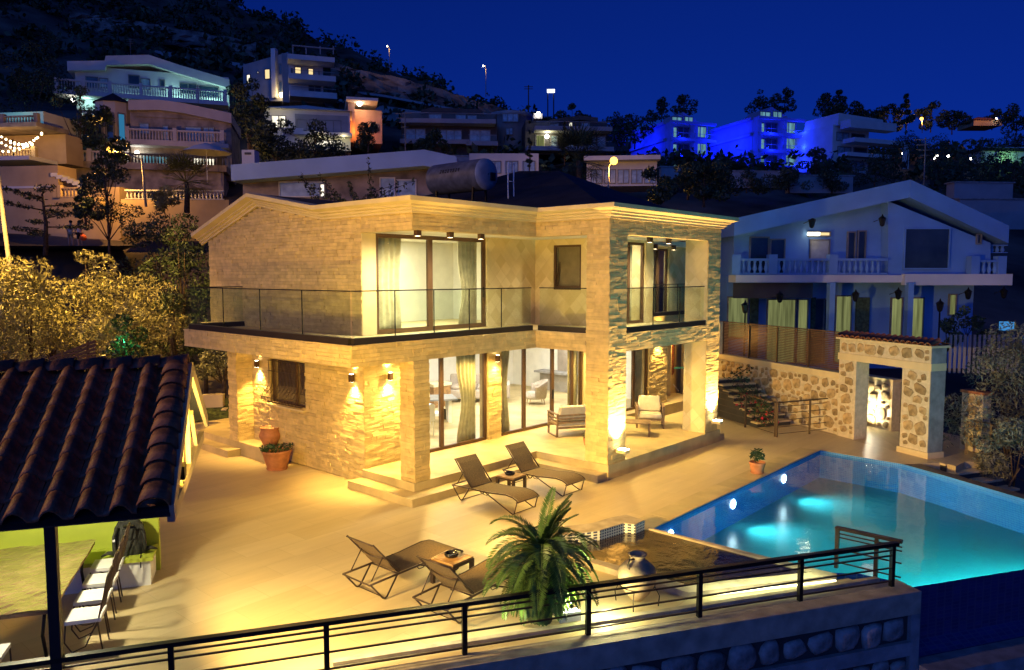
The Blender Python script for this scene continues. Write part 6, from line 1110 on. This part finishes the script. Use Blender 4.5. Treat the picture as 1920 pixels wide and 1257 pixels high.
for i, (px, y, d, hh, rx) in enumerate(((60, 250, 78, 9.5, 4.0), (150, 300, 66, 6.5, 2.6), (100, 205, 96, 10, 4.5), (470, 290, 60, 6.0, 2.0), (520, 310, 56, 4.0, 2.4), (590, 300, 62, 3.4, 2.4), (445, 250, 88, 6, 2.4), (690, 278, 84, 3.2, 2.0), (820, 300, 70, 2.8, 1.8), (1232, 372, 62, 3, 2.0), (1290, 362, 64, 2.6, 2.2), (1350, 362, 66, 2.6, 2.4), (1400, 352, 84, 2.0, 2.4), (1480, 352, 80, 2.0, 2.6), (1560, 352, 82, 2.2, 2.6), (1250, 322, 100, 1.6, 1.8), (1376, 320, 105, 1.8, 1.6), (1530, 324, 105, 3.6, 1.8), (1700, 310, 120, 6, 4), (1760, 330, 110, 6, 4), (1840, 340, 100, 6, 4.5), (1900, 345, 90, 6, 4), (1640, 345, 90, 4, 3.5), (200, 385, 49, 6.5, 1.8), (1320, 372, 52, 2.6, 1.8), (160, 415, 52, 2.2, 1.0))):
    tree('hillside_tree', ['big dark tree above the restaurant terrace', 'dark tree between the restaurant and the bay villa', 'tall dark tree left of the long white villa', 'dark tree right of the bay villa', 'dense dark bush left of the low house roof', 'dark bush under the lit hip roof villa', 'dark tree below the modern villa', 'small bush under the orange house', 'bush in front of the dark glazed house', 'bush at the foot of the amber street lamp', 'dark bush right of the amber street lamp', 'dark bush above the villa cornice on the right', 'dark tree below the left blue house', 'dark tree below the brighter blue house', 'dark tree below the dark apartment house', 'bush between the two blue houses', 'bush at the foot of the brighter blue house', 'upright tree at the right of the brighter blue house', 'dark tree right of the dark apartment house on the slope', 'dark tree below the garden lights', 'dark tree below the green lit cottage', 'large dark tree at the right edge behind the neighbour roof', 'low tree above the neighbour roof ridge', 'dark climbing tree in front of the left balustrade', 'low bush behind the right end of the villa cornice', 'small bush beside the two people on the street'][i], 'tree', tb(px, y, d), hh, rx, 2200, .30, .12, m_dkleaf, 'dark trees on the hillside', 300 + i, 12, .2, .05)
# wooded slope: a far-off mass of small crowns
rg = np.random.default_rng(5); cs = []; k = 0
while len(cs) < 1150:
    d = rg.uniform(104, 262); px = rg.uniform(-450, 2250); s = (px - 960) / FPX * d; x = CAM.x + FH.x * d + RT.x * s; y = CAM.y + FH.y * d + RT.y * s
    if px < 1150 and d > 135 or rg.random() < .55 or d > 200: cs.append((x, y, terr(x, y) + .7, rg.uniform(1.4, 3.4)))
vs, fs = [], []; ln = 42
for i, (x, y, z, r_) in enumerate(cs):
    v, f = leaves(crown_pts(ln, [(0, 0, r_ * .3, r_, r_ * .8), (r_ * .5, 0, 0, r_ * .7, r_ * .6), (-r_ * .4, r_ * .4, 0, r_ * .7, r_ * .7)], i), 1.5, .8, .1, i); vs.append(v + (x, y, z)); fs.append(f + 4 * ln * i)
o = link('hill_forest', fastmesh('hill_forest', np.concatenate(vs), np.concatenate(fs), m_dkleaf)); o['kind'] = 'stuff'
# grass mound and low garden walls left of the villa
g = G(); g.sm = True; n = 14; c = Vector(tb(430, 765, 26.5)); g.lathe([(2.6, -.6), (2.2, -.1), (1.3, .22), (.01, .3)], (0, 0, 0), 20); o = part('grass_mound', g, M('dim_grass', (.06, .08, .02), .95, .4, 8, .6, 60), None, (c.x, c.y, .25)); o['kind'] = 'structure'
h = HH('garden_wall', 'low curved cream garden wall with steps left of the villa', 'wall', 420, 790, 25.2, 8); h.wall(372, 745, 412, 800, .3, m_mold, .4); h.wall(414, 768, 424, 798, .3, m_mold, 0); h.wall(424, 766, 470, 790, .3, m_mold, .8)
for k in range(3): h.wall(366, 786 + k * 8, 470, 793 + k * 8, .5, m_step, -.2 - k * .4, 'step')
FN = T('slat_fence', 'dark slatted fence section behind the gazebo roof below the lamp pole', 'fence', at(90, 700, 22)); o_ = at(90, 700, 22)
for k in range(7): g = G(); p, q = at(28, 703 - k * 1 + k * 7 - 6, 22) - o_, at(180, 640 + k * 7, 21) - o_; g.bar(p, q, .03, .07); part('slat', g, m_brown, FN)
for f_ in (.3, .6, .9): g = G(); p = at(28, 697, 22).lerp(at(180, 640, 21), f_) - o_; g.bar(p + Vector((0, 0, .1)), p - Vector((0, 0, 1.0)), .06); part('post', g, m_brown, FN)
TP = T('tripod', 'thin dark metal stand leaning beside the left villa pier', 'stand', tb(445, 800, 24)); g = G(); g.tube([(0, 0, 0), (.35, .2, 1.15)], .02, 5); part('leg', g, m_dark, TP); g = G(); g.tube([(.55, .1, 0), (.35, .2, 1.15)], .02, 5); part('leg', g, m_dark, TP); g = G(); g.tube([(.2, .12, .6), (.5, .15, .55)], .012, 5); part('crossbar', g, m_dark, TP)

# ================================================================== TWO PEOPLE ON THE STREET
def person(lab, base, rz, shirt, shorts, lean=0.):
    t = T('person', lab, 'person', base, rad(rz), 'people on the street'); L = lean
    J = {'pel': (0, 0, .92, .13), 'wst': (.02 * L, 0, 1.08, .115), 'chs': (.18 * L, 0, 1.30, .14), 'nk': (.26 * L, 0, 1.48, .055), 'hd': (.30 * L, 0, 1.62, .10), 'hdt': (.31 * L, 0, 1.72, .075)}
    for s, nm in ((-1, 'l'), (1, 'r')): J.update({'sh' + nm: (.20 * L, s * .18, 1.40, .06), 'el' + nm: (.22 * L + .05, s * .25, 1.13, .045), 'wr' + nm: (.30 * L + .15, s * .22, .90, .033), 'hn' + nm: (.32 * L + .2, s * .21, .81, .038), 'hp' + nm: (0, s * .09, .86, .095), 'kn' + nm: (.05 * s, s * .11, .48, .06), 'an' + nm: (.05 * s - .05, s * .12, .09, .042), 'to' + nm: (.05 * s + .12, s * .13, .03, .038)})
    E = [('pel', 'wst'), ('wst', 'chs'), ('chs', 'nk'), ('nk', 'hd'), ('hd', 'hdt')] + [e for nm in 'lr' for e in (('chs', 'sh' + nm), ('sh' + nm, 'el' + nm), ('el' + nm, 'wr' + nm), ('wr' + nm, 'hn' + nm), ('pel', 'hp' + nm), ('hp' + nm, 'kn' + nm), ('kn' + nm, 'an' + nm), ('an' + nm, 'to' + nm))]
    def skin(nm, keys, mat, k=1.):
        ks = list(keys); me = bpy.data.meshes.new(nm); me.from_pydata([J[a][:3] for a in ks], [(ks.index(a), ks.index(b)) for a, b in E if a in ks and b in ks], []); me.materials.append(mat); o = link(nm, me, t); sm = o.modifiers.new('skin', 'SKIN')
        for i, a in enumerate(ks): q = me.skin_vertices[0].data[i]; q.radius = (J[a][3] * k, J[a][3] * k); q.use_root = (i == 0)
        o.modifiers.new('sub', 'SUBSURF').levels = 1; o.modifiers['sub'].render_levels = 2; return o
    skin('body', J, M('skin', (.45, .27, .18), .6)); skin('shirt', ['wst', 'chs', 'pel', 'shl', 'shr'], shirt, 1.18); skin('shorts', ['pel', 'hpl', 'hpr', 'knl', 'knr'], shorts, 1.2)
    g = G(); g.sphere((.285 * L - .02, 0, 1.68), .115, 7, .9); part('hair', g, m_dark, t); return t
pb = at(133, 462, 52); person('person in pale shirt and tan shorts leaning forward on the street', pb, 60, M('pale_shirt', (.6, .5, .36), .85), M('tan_shorts', (.42, .3, .16), .85), .8); pb2 = at(150, 463, 52); person('person in white shirt and black shorts carrying an orange bag', pb2, 120, m_whitep, m_dark, .1)
BGG = T('bag', 'orange bag held by the person in black shorts', 'bag', at(156, 446, 51.7)); g = G(); g.lathe([(.10, 0), (.20, .08), (.22, .25), (.14, .38), (.03, .42)], (0, 0, -.2), 10); part('sack', g, m_orange, BGG); g = G(); g.tube([(-.1, 0, .15), (0, 0, .38), (.1, 0, .15)], .015, 5); part('strap', g, m_orange, BGG)
sp = at(140, 466, 52); g = G(); p0, p1, p2, p3 = [at(px, y, d) for px, y, d in ((-40, 470, 55), (230, 470, 55), (260, 478, 47), (-40, 480, 47))]; zr_ = min(p0.z, p1.z) - .2; g.quad(*[(p.x, p.y, sp.z - .02) for p in (p0, p1, p2, p3)]); S('street', g, m_road)
